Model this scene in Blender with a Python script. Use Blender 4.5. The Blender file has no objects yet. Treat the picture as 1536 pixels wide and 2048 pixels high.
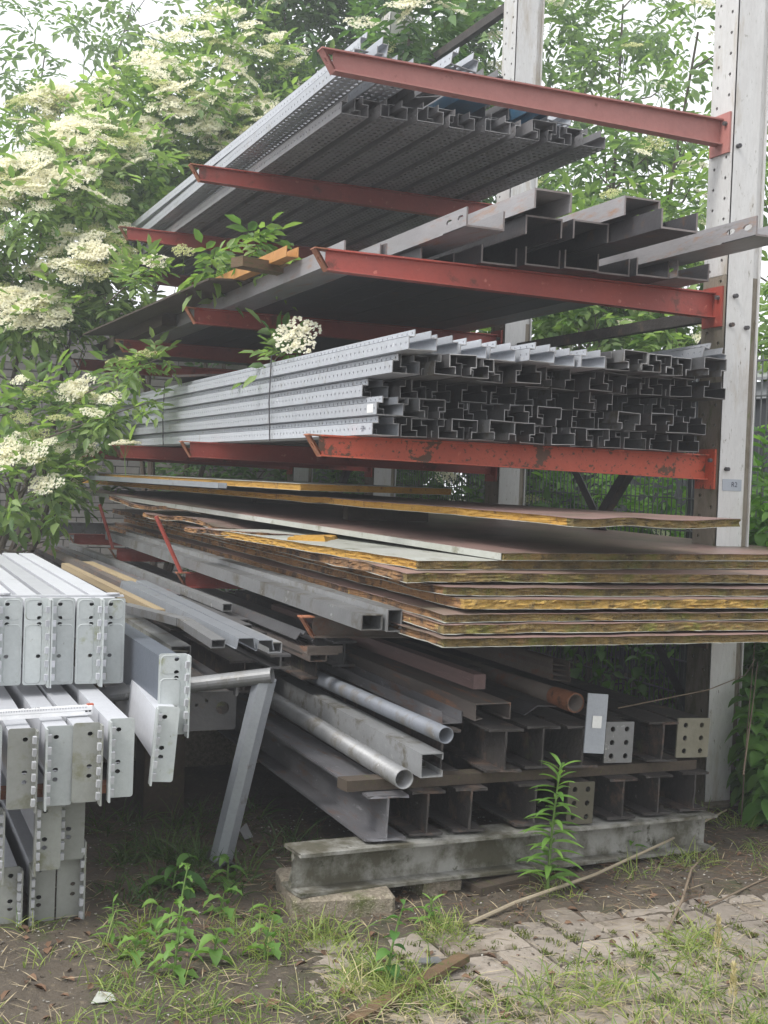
import bpy, math, random
import numpy as np
from mathutils import Vector, Matrix
from mathutils import noise as mnoise
random.seed(7); rng = np.random.default_rng(7)
R = math.radians
scene = bpy.context.scene
# ------------------------------------------------------------------ camera
cd = bpy.data.cameras.new('camera'); cam = bpy.data.objects.new('camera', cd)
scene.collection.objects.link(cam); scene.camera = cam
cd.sensor_fit = 'VERTICAL'; cd.sensor_height = 24.0; cd.lens = 24.0*2500/2048
cd.clip_start = .05; cd.clip_end = 500
yaw, pitch, roll = 0.4000, 0.0265, -0.0374
fw = Vector((math.sin(yaw)*math.cos(pitch), math.cos(yaw)*math.cos(pitch), -math.sin(pitch)))
rt = Vector((math.cos(yaw), -math.sin(yaw), 0)); dn = fw.cross(rt)
ra = math.cos(roll)*rt + math.sin(roll)*dn; da = -math.sin(roll)*rt + math.cos(roll)*dn
M = Matrix((ra, -da, -fw)).transposed().to_4x4(); M.translation = Vector((-3.853, -5.0582, 1.5506))
cam.matrix_world = M
# ------------------------------------------------------------------ world, sun, exposure
w = bpy.data.worlds.new('World'); scene.world = w; w.use_nodes = True
nt = w.node_tree; nt.nodes.clear()
out = nt.nodes.new('ShaderNodeOutputWorld'); bg = nt.nodes.new('ShaderNodeBackground')
sky = nt.nodes.new('ShaderNodeTexSky'); sky.sky_type = 'NISHITA'; sky.sun_disc = False
SUN_EL, SUN_ROT = R(52), R(-105)
sky.sun_elevation = SUN_EL; sky.sun_rotation = SUN_ROT; sky.air_density = 1.0; sky.dust_density = 5.0; sky.ozone_density = 1.0
bw = nt.nodes.new('ShaderNodeRGBToBW'); tint = nt.nodes.new('ShaderNodeMixRGB'); tint.blend_type = 'MULTIPLY'; tint.inputs[0].default_value = 1
tint.inputs[2].default_value = (1.0, 1.02, 1.06, 1)
mx = nt.nodes.new('ShaderNodeMixRGB'); mx.inputs[0].default_value = .85      # thin cloud greys the blue out of the sky
cl = nt.nodes.new('ShaderNodeMixRGB'); cl.inputs[0].default_value = .55; cl.inputs[2].default_value = (15.5, 15.8, 16.3, 1)   # even cloud cover
nt.links.new(sky.outputs[0], bw.inputs[0]); nt.links.new(bw.outputs[0], tint.inputs[1])
nt.links.new(sky.outputs[0], mx.inputs[1]); nt.links.new(tint.outputs[0], mx.inputs[2])
nt.links.new(mx.outputs[0], cl.inputs[1]); nt.links.new(cl.outputs[0], bg.inputs[0])
bg.inputs[1].default_value = .10
nt.links.new(bg.outputs[0], out.inputs[0])
sl = bpy.data.lights.new('sun', 'SUN'); sl.energy = 2.0; sl.angle = R(16); sl.color = (1, .97, .92)
so = bpy.data.objects.new('sun', sl); scene.collection.objects.link(so)
sd = Vector((math.sin(SUN_ROT)*math.cos(SUN_EL), math.cos(SUN_ROT)*math.cos(SUN_EL), math.sin(SUN_EL)))
so.rotation_euler = sd.to_track_quat('Z', 'Y').to_euler()
vs = scene.view_settings; vs.view_transform = 'Standard'; vs.look = 'None'; vs.gamma = 1; vs.exposure = 0.6
scene.display_settings.display_device = 'sRGB'
try: vs.use_curve_mapping = False
except Exception: pass
# ------------------------------------------------------------------ helpers: objects
C = scene.collection
def link(o, parent=None):
    C.objects.link(o)
    if parent is not None: o.parent = parent
    return o
def prop(o, label=None, cat=None, group=None, kind=None):
    if label: o['label'] = label
    if cat: o['category'] = cat
    if group: o['group'] = group
    if kind: o['kind'] = kind
    return o
def T(name, label, cat, loc=(0,0,0), rot=(0,0,0), group=None):
    o = link(bpy.data.objects.new(name, None)); o.empty_display_size = .1
    o.rotation_mode = 'YXZ'; o.location = loc; o.rotation_euler = rot
    return prop(o, label, cat, group)
def P(name, me, mat, parent, loc=(0,0,0), rot=(0,0,0), label=None, kind=None):
    if isinstance(me, MB): me = me.mesh(name, mat)
    elif mat is not None and not me.materials: me.materials.append(mat)
    o = link(bpy.data.objects.new(name, me), parent); o.rotation_mode = 'YXZ'; o.location = loc; o.rotation_euler = rot
    return prop(o, label, None, None, kind)
def S(name, me, mat, label, cat, loc=(0,0,0), rot=(0,0,0), group=None):
    o = P(name, me, mat, None, loc, rot); return prop(o, label, cat, group)
def ST(name, me, mat, parent=None, loc=(0,0,0)):
    o = P(name, me, mat, parent, loc)
    if parent is None: o['kind'] = 'structure'
    return o
def aim(a, b):                       # YXZ angles that turn local +Y from a to b
    d = Vector(b)-Vector(a)
    return (math.atan2(d.z, math.hypot(d.x, d.y)), 0, -math.atan2(d.x, d.y))
ORD = ['', 'first','second','third','fourth','fifth','sixth','seventh','eighth','ninth','tenth','eleventh','twelfth','thirteenth','fourteenth']
# ------------------------------------------------------------------ helpers: meshes
class MB:
    def __init__(s): s.v = []; s.f = []; s.smooth = False; s.cap = []
    def add(s, vs, fs):
        b = len(s.v); s.v += [tuple(p) for p in vs]; s.f += [tuple(i+b for i in q) for q in fs]; return s
    def box(s, x0, x1, y0, y1, z0, z1, m=None):
        vs = [(x,y,z) for z in (z0,z1) for y in (y0,y1) for x in (x0,x1)]
        if m is not None: vs = [m @ Vector(p) for p in vs]
        return s.add(vs, [(0,2,3,1),(4,5,7,6),(0,1,5,4),(2,6,7,3),(0,4,6,2),(1,3,7,5)])
    def strip(s, pts, t, y0, y1, skip=(), rag=0, ny=1):    # thin walled open profile (x,z polyline) of thickness t pulled along Y
        n = len(pts); P2 = [Vector(p) for p in pts]; L = []; Rr = []
        for i in range(n):
            a = (P2[i]-P2[i-1]).normalized() if i else None; b = (P2[i+1]-P2[i]).normalized() if i < n-1 else None
            if a is None: a = b
            if b is None: b = a
            na = Vector((-a.y, a.x)); nb = Vector((-b.y, b.x)); m = (na+nb); m = m.normalized() if m.length > 1e-6 else na
            k = t/2/max(.35, m.dot(na)); L.append(P2[i]+m*k); Rr.append(P2[i]-m*k)
        b0 = len(s.v)
        ys = [y0+(y1-y0)*j/ny for j in range(ny+1)]
        for j, y in enumerate(ys):
            for q in (L, Rr):
                for p in q:
                    s.v.append((p.x, y+(random.uniform(-rag, rag) if j == 0 else 0), p.y))
        for j in range(ny):
            o = b0+j*2*n
            for i in range(n-1):
                if i not in skip:
                    s.f.append((o+i, o+i+1, o+2*n+i+1, o+2*n+i)); s.f.append((o+n+i+1, o+n+i, o+3*n+i, o+3*n+i+1))
            s.f.append((o, o+2*n, o+3*n, o+n)); s.f.append((o+n-1, o+2*n-1, o+4*n-1, o+3*n-1))
        o2 = b0+ny*2*n
        for i in range(n-1):
            s.cap.append(len(s.f)); s.f.append((b0+i, b0+n+i, b0+n+i+1, b0+i+1)); s.f.append((o2+i+1, o2+n+i+1, o2+n+i, o2+i))
        return s
    def perf(s, o, u, v, d, nu, nv, pu, pv, r, ru=None, stag=False, n=8, margin=0):
        # sheet of nu x nv cells (pu x pv) with a hole in each; u, v unit axes, d = thickness vector
        o, u, v, d = Vector(o), Vector(u), Vector(v), Vector(d); ru = ru or r
        for a in range(nu):
            for b in range(nv):
                c = o+u*(a+.5)*pu+v*(b+.5)*pv
                outer = [(pu/2,0),(pu/2,pv/2),(0,pv/2),(-pu/2,pv/2),(-pu/2,0),(-pu/2,-pv/2),(0,-pv/2),(pu/2,-pv/2)]
                sh = (pu*.22 if (b+ (1 if stag else 0)) % 2 else -pu*.22) if stag else 0
                inner = [(ru*math.cos(k*math.pi/4)+sh, r*math.sin(k*math.pi/4)) for k in range(8)]
                vs = [c+u*x+v*y for x,y in outer]+[c+u*x+v*y for x,y in inner]; vs += [p+d for p in vs]
                fs = []
                for k in range(8):
                    k2 = (k+1)%8
                    fs += [(k,k2,8+k2,8+k),(16+k2,16+k,24+k,24+k2),(8+k,8+k2,24+k2,24+k)]
                s.add(vs, fs)
        return s
    def tube(s, pts, r, seg=8, caps=True, hollow=0, taper=None):
        pts = [Vector(p) for p in pts]; n = len(pts); b0 = len(s.v); up = None
        rs = [r]*n if not hasattr(r, '__len__') else list(r)
        rings = []
        for i, p in enumerate(pts):
            d = (pts[min(i+1,n-1)]-pts[max(i-1,0)]).normalized()
            if up is None: up = Vector((0,0,1)) if abs(d.z) < .9 else Vector((1,0,0))
            x = d.cross(up).normalized(); up = x.cross(d).normalized()
            rings.append((p, x, up))
        def ring(i, rad):
            p, x, y = rings[i]; return [p+x*rad*math.cos(2*math.pi*k/seg)+y*rad*math.sin(2*math.pi*k/seg) for k in range(seg)]
        for i in range(n): s.v += [tuple(q) for q in ring(i, rs[i])]
        for i in range(n-1):
            for k in range(seg):
                k2 = (k+1)%seg; s.f.append((b0+i*seg+k, b0+i*seg+k2, b0+(i+1)*seg+k2, b0+(i+1)*seg+k))
        if hollow:
            b1 = len(s.v)
            for i in range(n): s.v += [tuple(q) for q in ring(i, rs[i]-hollow)]
            for i in range(n-1):
                for k in range(seg):
                    k2 = (k+1)%seg; s.f.append((b1+i*seg+k2, b1+i*seg+k, b1+(i+1)*seg+k, b1+(i+1)*seg+k2))
            for e in (0, n-1):
                for k in range(seg):
                    k2 = (k+1)%seg; s.f.append((b0+e*seg+k, b1+e*seg+k, b1+e*seg+k2, b0+e*seg+k2))
        elif caps:
            s.f.append(tuple(b0+k for k in range(seg))[::-1]); s.f.append(tuple(b0+(n-1)*seg+k for k in range(seg)))
        return s
    def mesh(s, name, mat=None, smooth=None, rim=None):
        me = bpy.data.meshes.new(name); me.from_pydata(s.v, [], s.f)
        if mat is not None: me.materials.append(mat)
        if rim is not None:
            me.materials.append(rim)
            for i in s.cap: me.polygons[i].material_index = 1
        if s.smooth or smooth: me.polygons.foreach_set('use_smooth', [True]*len(me.polygons))
        me.update(); return me
def curve_plate(outline, holes, t, bevel=0):        # flat plate in local X-Z, thickness along Y, with true holes
    cu = bpy.data.curves.new('plate', 'CURVE'); cu.dimensions = '2D'; cu.fill_mode = 'BOTH'; cu.extrude = t/2
    def spl(pts):
        sp = cu.splines.new('POLY'); sp.points.add(len(pts)-1); sp.use_cyclic_u = True
        for i, (x, z) in enumerate(pts): sp.points[i].co = (x, z, 0, 1)
    spl(outline)
    for h in holes: spl(h)
    o = bpy.data.objects.new('plate', cu); C.objects.link(o)
    dg = bpy.context.evaluated_depsgraph_get(); me = bpy.data.meshes.new_from_object(o.evaluated_get(dg))
    bpy.data.objects.remove(o); bpy.data.curves.remove(cu)
    me.transform(Matrix(((1,0,0,0),(0,0,-1,0),(0,1,0,0),(0,0,0,1)))); me.materials.clear()
    return me
def circ(x, z, r, n=10, sx=1): return [(x+r*sx*math.cos(2*math.pi*k/n), z+r*math.sin(2*math.pi*k/n)) for k in range(n)]
def slot(x, z, l, r, n=5):
    a = [(x+l/2+r*math.cos(t), z+r*math.sin(t)) for t in np.linspace(-math.pi/2, math.pi/2, n)]
    return a+[(x-l/2-r*math.cos(t), z-r*math.sin(t)) for t in np.linspace(-math.pi/2, math.pi/2, n)]
def rrect(x0, x1, z0, z1, r, n=4):
    o = []
    for cx, cz, a in ((x1-r,z1-r,0),(x0+r,z1-r,90),(x0+r,z0+r,180),(x1-r,z0+r,270)):
        for k in range(n+1): t = R(a+90*k/n); o.append((cx+r*math.cos(t), cz+r*math.sin(t)))
    return o
def text_mesh(txt, size, mat):
    cu = bpy.data.curves.new('t', 'FONT'); cu.body = txt; cu.size = size; cu.align_x = 'CENTER'; cu.align_y = 'CENTER'; cu.resolution_u = 3
    o = bpy.data.objects.new('t', cu); C.objects.link(o)
    dg = bpy.context.evaluated_depsgraph_get(); me = bpy.data.meshes.new_from_object(o.evaluated_get(dg))
    bpy.data.objects.remove(o); bpy.data.curves.remove(cu); me.materials.clear(); me.materials.append(mat); return me
# ------------------------------------------------------------------ materials
def mat(name, base, rough=.6, metal=0, var=None, vs=6, vamt=.5, stains=(), bump=.15, bs=60, stretch=(1,1,1), streak=None, spec=.5, isl=0):
    m = bpy.data.materials.new(name); m.use_nodes = True; n = m.node_tree; N = n.nodes; Lk = n.links.new
    b = N['Principled BSDF']; b.inputs['Roughness'].default_value = rough; b.inputs['Metallic'].default_value = metal
    b.inputs['Specular IOR Level'].default_value = spec
    tc = N.new('ShaderNodeTexCoord'); mp = N.new('ShaderNodeMapping'); mp.inputs['Scale'].default_value = stretch
    oi = N.new('ShaderNodeObjectInfo'); cmb = N.new('ShaderNodeVectorMath'); cmb.operation = 'MULTIPLY_ADD'
    cmb.inputs[1].default_value = (37,21,53)
    Lk(oi.outputs['Random'], cmb.inputs[0]); Lk(tc.outputs['Object'], cmb.inputs[2]); Lk(cmb.outputs[0], mp.inputs[0])
    def noise(scale, detail=5, rgh=.6):
        t = N.new('ShaderNodeTexNoise'); t.inputs['Scale'].default_value = scale; t.inputs['Detail'].default_value = detail
        t.inputs['Roughness'].default_value = rgh; Lk(mp.outputs[0], t.inputs['Vector']); return t.outputs['Fac']
    def ramp(src, a, bb):
        r = N.new('ShaderNodeMapRange'); r.inputs[1].default_value = a; r.inputs[2].default_value = bb; Lk(src, r.inputs[0]); return r.outputs[0]
    def mixc(f, c1, c2):
        x = N.new('ShaderNodeMixRGB')
        if hasattr(f, 'name') or hasattr(f, 'links'): Lk(f, x.inputs[0])
        else: x.inputs[0].default_value = f
        for c, i in ((c1,1),(c2,2)):
            if isinstance(c, tuple): x.inputs[i].default_value = c+(1,)
            else: Lk(c, x.inputs[i])
        return x.outputs[0]
    base = tuple(base); var = tuple(var) if var else tuple(c*.6 for c in base)
    col = mixc(ramp(noise(vs), .5-vamt/2, .5+vamt/2), base, var)
    fine = mixc(ramp(noise(vs*9, 6, .7), .35, .75), (1,1,1), (.78,.78,.78))
    x = N.new('ShaderNodeMixRGB'); x.blend_type = 'MULTIPLY'; x.inputs[0].default_value = .6; Lk(col, x.inputs[1]); Lk(fine, x.inputs[2]); col = x.outputs[0]
    for (c, sc, lo, hi) in stains:
        col = mixc(ramp(noise(sc, 7, .68), lo, hi), col, tuple(c))
    # each piece slightly lighter or darker than its neighbour
    hv = N.new('ShaderNodeMapRange'); hv.inputs[3].default_value = .82; hv.inputs[4].default_value = 1.15; Lk(oi.outputs['Random'], hv.inputs[0])
    src = hv.outputs[0]
    if isl:
        g = N.new('ShaderNodeNewGeometry'); h2 = N.new('ShaderNodeMapRange'); h2.inputs[3].default_value = 1-isl; h2.inputs[4].default_value = 1+isl
        Lk(g.outputs['Random Per Island'], h2.inputs[0]); mm = N.new('ShaderNodeMath'); mm.operation = 'MULTIPLY'; Lk(src, mm.inputs[0]); Lk(h2.outputs[0], mm.inputs[1]); src = mm.outputs[0]
    sc = N.new('ShaderNodeVectorMath'); sc.operation = 'SCALE'; Lk(col, sc.inputs[0]); Lk(src, sc.inputs['Scale'])
    Lk(sc.outputs[0], b.inputs['Base Color'])
    if bump:
        bp = N.new('ShaderNodeBump'); bp.inputs['Strength'].default_value = bump; bp.inputs['Distance'].default_value = .01
        Lk(noise(bs, 4), bp.inputs['Height']); Lk(bp.outputs[0], b.inputs['Normal'])
    return m
def leafmat(name, c1, c2, rough=.5, trans=.35, tint=(1.5,1.7,.7)):
    m = bpy.data.materials.new(name); m.use_nodes = True; n = m.node_tree; N = n.nodes; Lk = n.links.new
    b = N['Principled BSDF']; b.inputs['Roughness'].default_value = rough; b.inputs['Specular IOR Level'].default_value = .35
    g = N.new('ShaderNodeNewGeometry'); tc = N.new('ShaderNodeTexCoord'); t = N.new('ShaderNodeTexNoise'); t.inputs['Scale'].default_value = 2.2
    Lk(tc.outputs['Object'], t.inputs['Vector'])
    ad = N.new('ShaderNodeMath'); ad.operation = 'ADD'; Lk(g.outputs['Random Per Island'], ad.inputs[0]); Lk(t.outputs['Fac'], ad.inputs[1])
    r = N.new('ShaderNodeMapRange'); r.inputs[1].default_value = .4; r.inputs[2].default_value = 1.35; Lk(ad.outputs[0], r.inputs[0])
    x = N.new('ShaderNodeMixRGB'); x.inputs[1].default_value = tuple(c1)+(1,); x.inputs[2].default_value = tuple(c2)+(1,); Lk(r.outputs[0], x.inputs[0])
    Lk(x.outputs[0], b.inputs['Base Color'])
    tr = N.new('ShaderNodeBsdfTranslucent'); x2 = N.new('ShaderNodeMixRGB'); x2.blend_type = 'MULTIPLY'; x2.inputs[0].default_value = 1
    x2.inputs[2].default_value = tuple(tint)+(1,); Lk(x.outputs[0], x2.inputs[1]); Lk(x2.outputs[0], tr.inputs[0])
    ms = N.new('ShaderNodeMixShader'); ms.inputs[0].default_value = trans; Lk(b.outputs[0], ms.inputs[1]); Lk(tr.outputs[0], ms.inputs[2])
    Lk(ms.outputs[0], N['Material Output'].inputs[0]); return m
RUST = (.17,.065,.028); DRUST = (.07,.035,.022); MOSS = (.075,.09,.02); DIRT = (.09,.075,.055)
m_red   = mat('faded red paint', (.41,.080,.055), .5, 0, (.30,.055,.042), 5, .6, [((.16,.045,.03), 9, .58, .68),((.50,.16,.12), 20, .62, .68)], .15)
m_red5  = mat('red paint paled for glare', (.46,.20,.175), .6, 0, (.38,.15,.13), 4, .6, [((.22,.08,.06), 16, .62, .72)], .1)  # arm red paled: the glare is put into the colour
m_redr  = mat('red paint toned for light with rust blooms', (.50,.095,.045), .5, 0, (.42,.07,.035), 5, .6, [((.10,.045,.02), 6, .56, .58),((.10,.045,.02), 40, .58, .63),((.62,.16,.09), 8, .62, .7)], .25)  # arm red shifted in colour for its light; the blooms are real rust
m_stop  = mat('worn orange rusted steel', (.42,.17,.085), .7, 0, (.26,.095,.05), 20, .6, [(DRUST, 30, .6, .68)], .3)
m_col   = mat('weathered galvanised column', (.60,.60,.59), .55, .1, (.50,.49,.475), 3, .6, [((.33,.28,.21), 2.6, .54, .75),((.12,.10,.06), 30, .62, .7)], .12, 40, (3,3,.7))
m_cold  = mat('dirty brown column flange', (.30,.27,.22), .7, .1, (.17,.14,.10), 5, .6, [((.10,.085,.04), 8, .5, .65),((.13,.15,.05), 12, .6, .7)], .3, 60, (2,2,.6))
m_galv  = mat('galvanised steel', (.36,.38,.41), .45, .45, (.27,.29,.32), 9, .7, [((.20,.195,.18), 12, .62, .72)], .06, 50)
m_galvl = mat('light galvanised channel with grime', (.40,.41,.42), .5, .25, (.30,.305,.31), 6, .7, [((.15,.135,.10), 8, .54, .66),((.55,.56,.56), 20, .62, .7)], .1)
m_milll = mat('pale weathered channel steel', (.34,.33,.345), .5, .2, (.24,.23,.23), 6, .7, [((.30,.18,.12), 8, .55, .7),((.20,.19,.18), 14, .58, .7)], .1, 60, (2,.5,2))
m_galvp = mat('dull galvanised pipe', (.19,.205,.235), .62, .2, (.12,.13,.145), 4, .6, [((.12,.11,.095), 8, .52, .66),((.30,.31,.32), 24, .62, .7)], .06, 50)
m_galvb = mat('sun lightened galvanised steel', (.50,.52,.56), .5, .25, (.41,.43,.46), 9, .7, [((.30,.29,.27), 10, .6, .72),((.62,.63,.65), 30, .62, .7)], .06, 50)  # sun on outer left and top faces, put into a lighter base
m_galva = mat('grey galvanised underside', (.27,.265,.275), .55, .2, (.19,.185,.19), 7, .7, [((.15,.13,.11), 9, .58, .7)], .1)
m_galvd = mat('shade darkened dirty galvanised steel', (.14,.137,.14), .55, .35, (.085,.083,.084), 8, .6, [((.11,.085,.06), 10, .55, .7),((.10,.10,.05), 7, .62, .7)], .15)  # shade inside the bundle put into a darker base; stains are dirt
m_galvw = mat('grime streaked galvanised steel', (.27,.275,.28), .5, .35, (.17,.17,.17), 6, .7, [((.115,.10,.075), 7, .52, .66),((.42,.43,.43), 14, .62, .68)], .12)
m_white = mat('pale grey coated steel', (.56,.57,.60), .45, .15, (.48,.49,.52), 5, .6, [((.36,.36,.33), 5, .64, .76)], .04)
m_whitep= mat('pale grey green connector plate', (.50,.53,.52), .5, .15, (.42,.45,.45), 7, .7, [((.30,.32,.22), 9, .60, .70),((.16,.15,.11), 26, .68, .74)], .05)
m_whited= mat('soiled connector plate darkened for shade', (.31,.32,.30), .55, .15, (.22,.225,.20), 6, .7, [((.17,.17,.11), 8, .55, .68)], .06)  # shade low in the stack put into the darker base; stains are soil
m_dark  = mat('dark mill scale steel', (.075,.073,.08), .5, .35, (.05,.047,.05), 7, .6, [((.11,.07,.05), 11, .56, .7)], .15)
m_mill  = mat('blue grey mill scale steel with rust', (.20,.20,.215), .5, .3, (.11,.105,.11), 6, .7, [((.17,.09,.06), 9, .55, .7),((.30,.30,.31), 20, .6, .7)], .1, 60, (2,.5,2))
m_ibeam = mat('rust stained dark beam steel', (.060,.053,.050), .75, .1, (.036,.031,.028), 9, .6, [((.16,.10,.07), 8, .55, .7),((.10,.11,.05), 6, .62, .74),((.19,.18,.165), 28, .64, .72)], .5, 50)
m_base  = mat('mossy off white painted beam', (.38,.375,.35), .8, 0, (.19,.185,.155), 5, .6, [((.085,.078,.052), 5, .44, .60),((.06,.06,.035), 16, .58, .66)], .3)
m_rustc = mat('brown rusting steel channel', (.175,.15,.135), .6, .15, (.10,.08,.07), 5, .6, [((.27,.13,.07), 8, .55, .68)], .2, 60, (2,.4,2))
m_rust  = mat('orange rust', (.24,.09,.04), .85, 0, (.13,.055,.03), 12, .6, [(DRUST, 22, .55, .65)], .4)
m_rpipe = mat('dark rusty pipe', (.16,.135,.115), .7, .1, (.11,.085,.07), 8, .6, [(RUST, 7, .55, .7)], .3)
m_skin  = mat('faded red brown sheet skin', (.31,.195,.175), .45, 0, (.22,.15,.13), 1.6, .6, [((.13,.115,.08), 2.4, .48, .68),((.085,.075,.05), 9, .58, .68),((.34,.30,.28), 20, .66, .72)], .05)
m_skinw = mat('dirty white sheet skin', (.52,.53,.50), .5, 0, (.38,.39,.33), 4, .6, [((.16,.15,.09), 7, .56, .68)], .06)
m_foamy = mat('yellow foam core', (.52,.30,.05), .85, 0, (.40,.21,.035), 6, .6, [((.20,.10,.03), 18, .58, .66),((.10,.06,.025), 40, .62, .68)], .7, 70, isl=0)
m_foamo = mat('mossy olive foam core', (.27,.18,.06), .95, 0, (.16,.12,.045), 9, .6, [((.15,.155,.03), 4.5, .50, .64),((.085,.065,.03), 8, .50, .66),((.33,.15,.055), 6, .60, .72),((.045,.035,.02), 22, .58, .68),((.34,.25,.11), 45, .60, .7)], 1.0, 90)
m_foamc = mat('ochre foam edge', (.38,.24,.06), .95, 0, (.27,.17,.05), 9, .6, [((.16,.16,.03), 5, .54, .68),((.10,.07,.03), 18, .55, .66),((.46,.32,.10), 50, .6, .7)], .8, 60)
m_foamr = mat('rust stained foam edge', (.30,.165,.065), .95, 0, (.17,.085,.04), 9, .6, [((.06,.035,.022), 10, .48, .6),((.48,.34,.10), 9, .62, .7)], .7, 60)
m_wood  = mat('pale yellow timber', (.36,.28,.16), .7, 0, (.24,.18,.11), 3, .6, [((.13,.11,.04), 6, .6, .7)], .3, 30, (12,.6,12))
m_woodd = mat('dark damp timber', (.075,.055,.038), .85, 0, (.045,.034,.024), 4, .6, [(MOSS, 5, .58, .68)], .4, 30, (12,.8,12))
m_woodm = mat('mossy brown timber block', (.19,.115,.06), .8, 0, (.11,.07,.035), 5, .6, [(MOSS, 9, .5, .62)], .5, 40, (3,3,9))
m_woodr = mat('reddish brown timber bar', (.20,.13,.12), .7, 0, (.14,.09,.085), 4, .6, [((.26,.18,.17), 9, .6, .7)], .25, 30, (10,.6,10))
m_conc  = mat('exposed aggregate concrete', (.30,.26,.20), .9, 0, (.18,.15,.11), 60, .25, [(MOSS, 4, .55, .68),((.42,.37,.29), 130, .6, .64)], .9, 110)
m_paver = mat('worn grey brown concrete paver', (.31,.27,.225), .92, 0, (.235,.20,.165), 3, .6, [((.15,.12,.09), 3.0, .54, .70),((.12,.10,.07), 11, .57, .66),((.36,.32,.27), 40, .64, .72),((.07,.075,.025), 7, .62, .72)], .4, 90)
m_brick = mat('pale grey sand lime brick', (.30,.285,.275), .9, 0, (.22,.21,.20), 5, .6, [((.14,.13,.11), 4, .58, .7)], .3, 60)
m_mort  = mat('dark mortar', (.085,.08,.075), .95, 0, None, 10, .6, (), .3)
m_shed  = mat('dark grey metal cladding', (.075,.08,.09), .5, .2, (.06,.064,.072), 4, .6, (), .03)
m_shedl = mat('light grey metal trim', (.38,.39,.41), .5, .2, None, 4, .3, (), .03)
m_wire  = mat('grey coated fence wire', (.20,.21,.215), .5, .3, None, 8, .5, (), 0)
m_blk   = mat('black ink', (.025,.025,.035), .7, 0, None, 8, .3, (), 0)
m_ink   = mat('faded blue black marker', (.05,.05,.10), .7, 0, None, 8, .3, (), 0)
m_label = mat('white paper label', (.80,.80,.78), .7, 0, (.74,.74,.72), 8, .3, (), 0)
m_tag   = mat('blue grey tape', (.36,.39,.43), .6, 0, (.30,.33,.37), 20, .5, (), 0)
m_rule  = mat('white lacquered rule', (.80,.80,.80), .35, 0, (.74,.74,.74), 6, .4, (), 0)
m_rim   = mat('cut edge lightened for caught light', (.36,.36,.36), .6, .2, (.22,.215,.21), 14, .6, (), 0)  # cut ends catch the light; that brightness is put into their colour
m_rimd  = mat('paler cut edge of mill scale steel', (.26,.235,.23), .6, .2, (.17,.14,.13), 14, .6, (), 0)  # end faces paler than the channel walls
m_redt  = mat('red rule tip', (.70,.16,.08), .4, 0, None, 6, .3, (), 0)
m_blue  = mat('blue painted steel', (.03,.22,.42), .45, .1, (.10,.17,.24), 8, .6, (), .05)
m_soil  = mat('damp soil and litter', (.10,.08,.058), .95, 0, (.052,.041,.03), 6, .6, [((.13,.105,.07), 22, .58, .66),((.045,.055,.018), 3, .55, .7),((.22,.19,.14), 110, .68, .72)], .9, 50)
m_straw = mat('dry straw', (.46,.39,.25), .8, 0, (.28,.22,.13), 3, .6, (), 0, isl=.35)
m_straw2= mat('reddish dead stalks', (.17,.095,.055), .85, 0, (.10,.06,.035), 3, .6, (), 0, isl=.35)
m_twig  = mat('grey brown twig', (.24,.19,.13), .85, 0, (.14,.10,.07), 12, .6, (), .3)
m_twigp = mat('pale dry bramble', (.40,.34,.24), .8, 0, (.28,.23,.16), 10, .6, (), .2)
m_bark  = mat('elder bark', (.13,.105,.08), .9, 0, (.08,.065,.05), 14, .6, [(MOSS, 6, .55, .65)], .5)
m_peb   = mat('pale chips and petals', (.45,.43,.38), .8, 0, None, 8, .5, (), 0, isl=.4)
l_elder = leafmat('elder leaf', (.07,.14,.05), (.27,.37,.14), trans=.45)
l_elderd= leafmat('dark elder leaf', (.035,.085,.04), (.13,.22,.09), trans=.4)
l_tree  = leafmat('tree leaf', (.07,.13,.06), (.21,.30,.14), trans=.45)
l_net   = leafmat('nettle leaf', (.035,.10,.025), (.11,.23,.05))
l_moss  = leafmat('moss green', (.07,.09,.025), (.17,.19,.05), trans=.2)
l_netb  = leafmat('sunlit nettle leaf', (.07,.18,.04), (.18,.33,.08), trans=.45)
l_fresh = leafmat('bright weed leaf', (.08,.18,.035), (.18,.31,.07), trans=.35)
l_grass = leafmat('grass blade', (.09,.17,.04), (.30,.34,.11), trans=.35)
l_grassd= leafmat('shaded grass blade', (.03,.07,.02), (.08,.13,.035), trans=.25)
l_ear   = leafmat('ripe grass ear', (.42,.36,.20), (.55,.47,.28), trans=.2)
l_stem  = leafmat('green stem', (.08,.15,.035), (.14,.22,.06), trans=.1)
l_flow  = leafmat('cream elder flower', (.86,.83,.64), (.95,.93,.80), .7, .5, (1,1,.95))
l_flowg = leafmat('green yellow elder bud', (.42,.47,.18), (.66,.66,.36), .7, .45, (1,1,.9))
# ================================================================== GROUND AND PAVING
def fbm(x, y, s, seed=0): return mnoise.fractal(Vector((x*s+seed, y*s, seed*.7)), 1, 2, 4)
def smooth(a, b, t): t = max(0, min(1, (t-a)/(b-a))); return t*t*(3-2*t)
def soil_z(x, y):
    e = min((-1.20-y)/.16, (x+2.45)/.75)+.5*fbm(x, y, 2.6, 3)
    k_ = smooth(-.7, .9, e); z = .016-.037*k_+(.010-.003*k_)*fbm(x, y, 4, 9)+.006*fbm(x, y, 13, 5)+.0035*fbm(x, y, 41, 2)
    if y > -.9: z += .02*smooth(-.9, -.4, y)*(.5+fbm(x, y, 3, 1))*.5
    return z
xs = sorted(set([round(v, 3) for v in np.arange(-4.4, 1.4, .032)]+[-90,-60,-40,-25,-16,-11,-8,-6.5,-5.5,2.2,3,4,5.5,7,9,12,18,28,45,90]))
ys = sorted(set([round(v, 3) for v in np.arange(-2.6, .5, .032)]+[-60,-30,-15,-8,-5,-3.5,1.2,1.8,2.5,3.3,4.2,5.2,6.4,8,10,13,18,26,40,70,120]))
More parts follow.
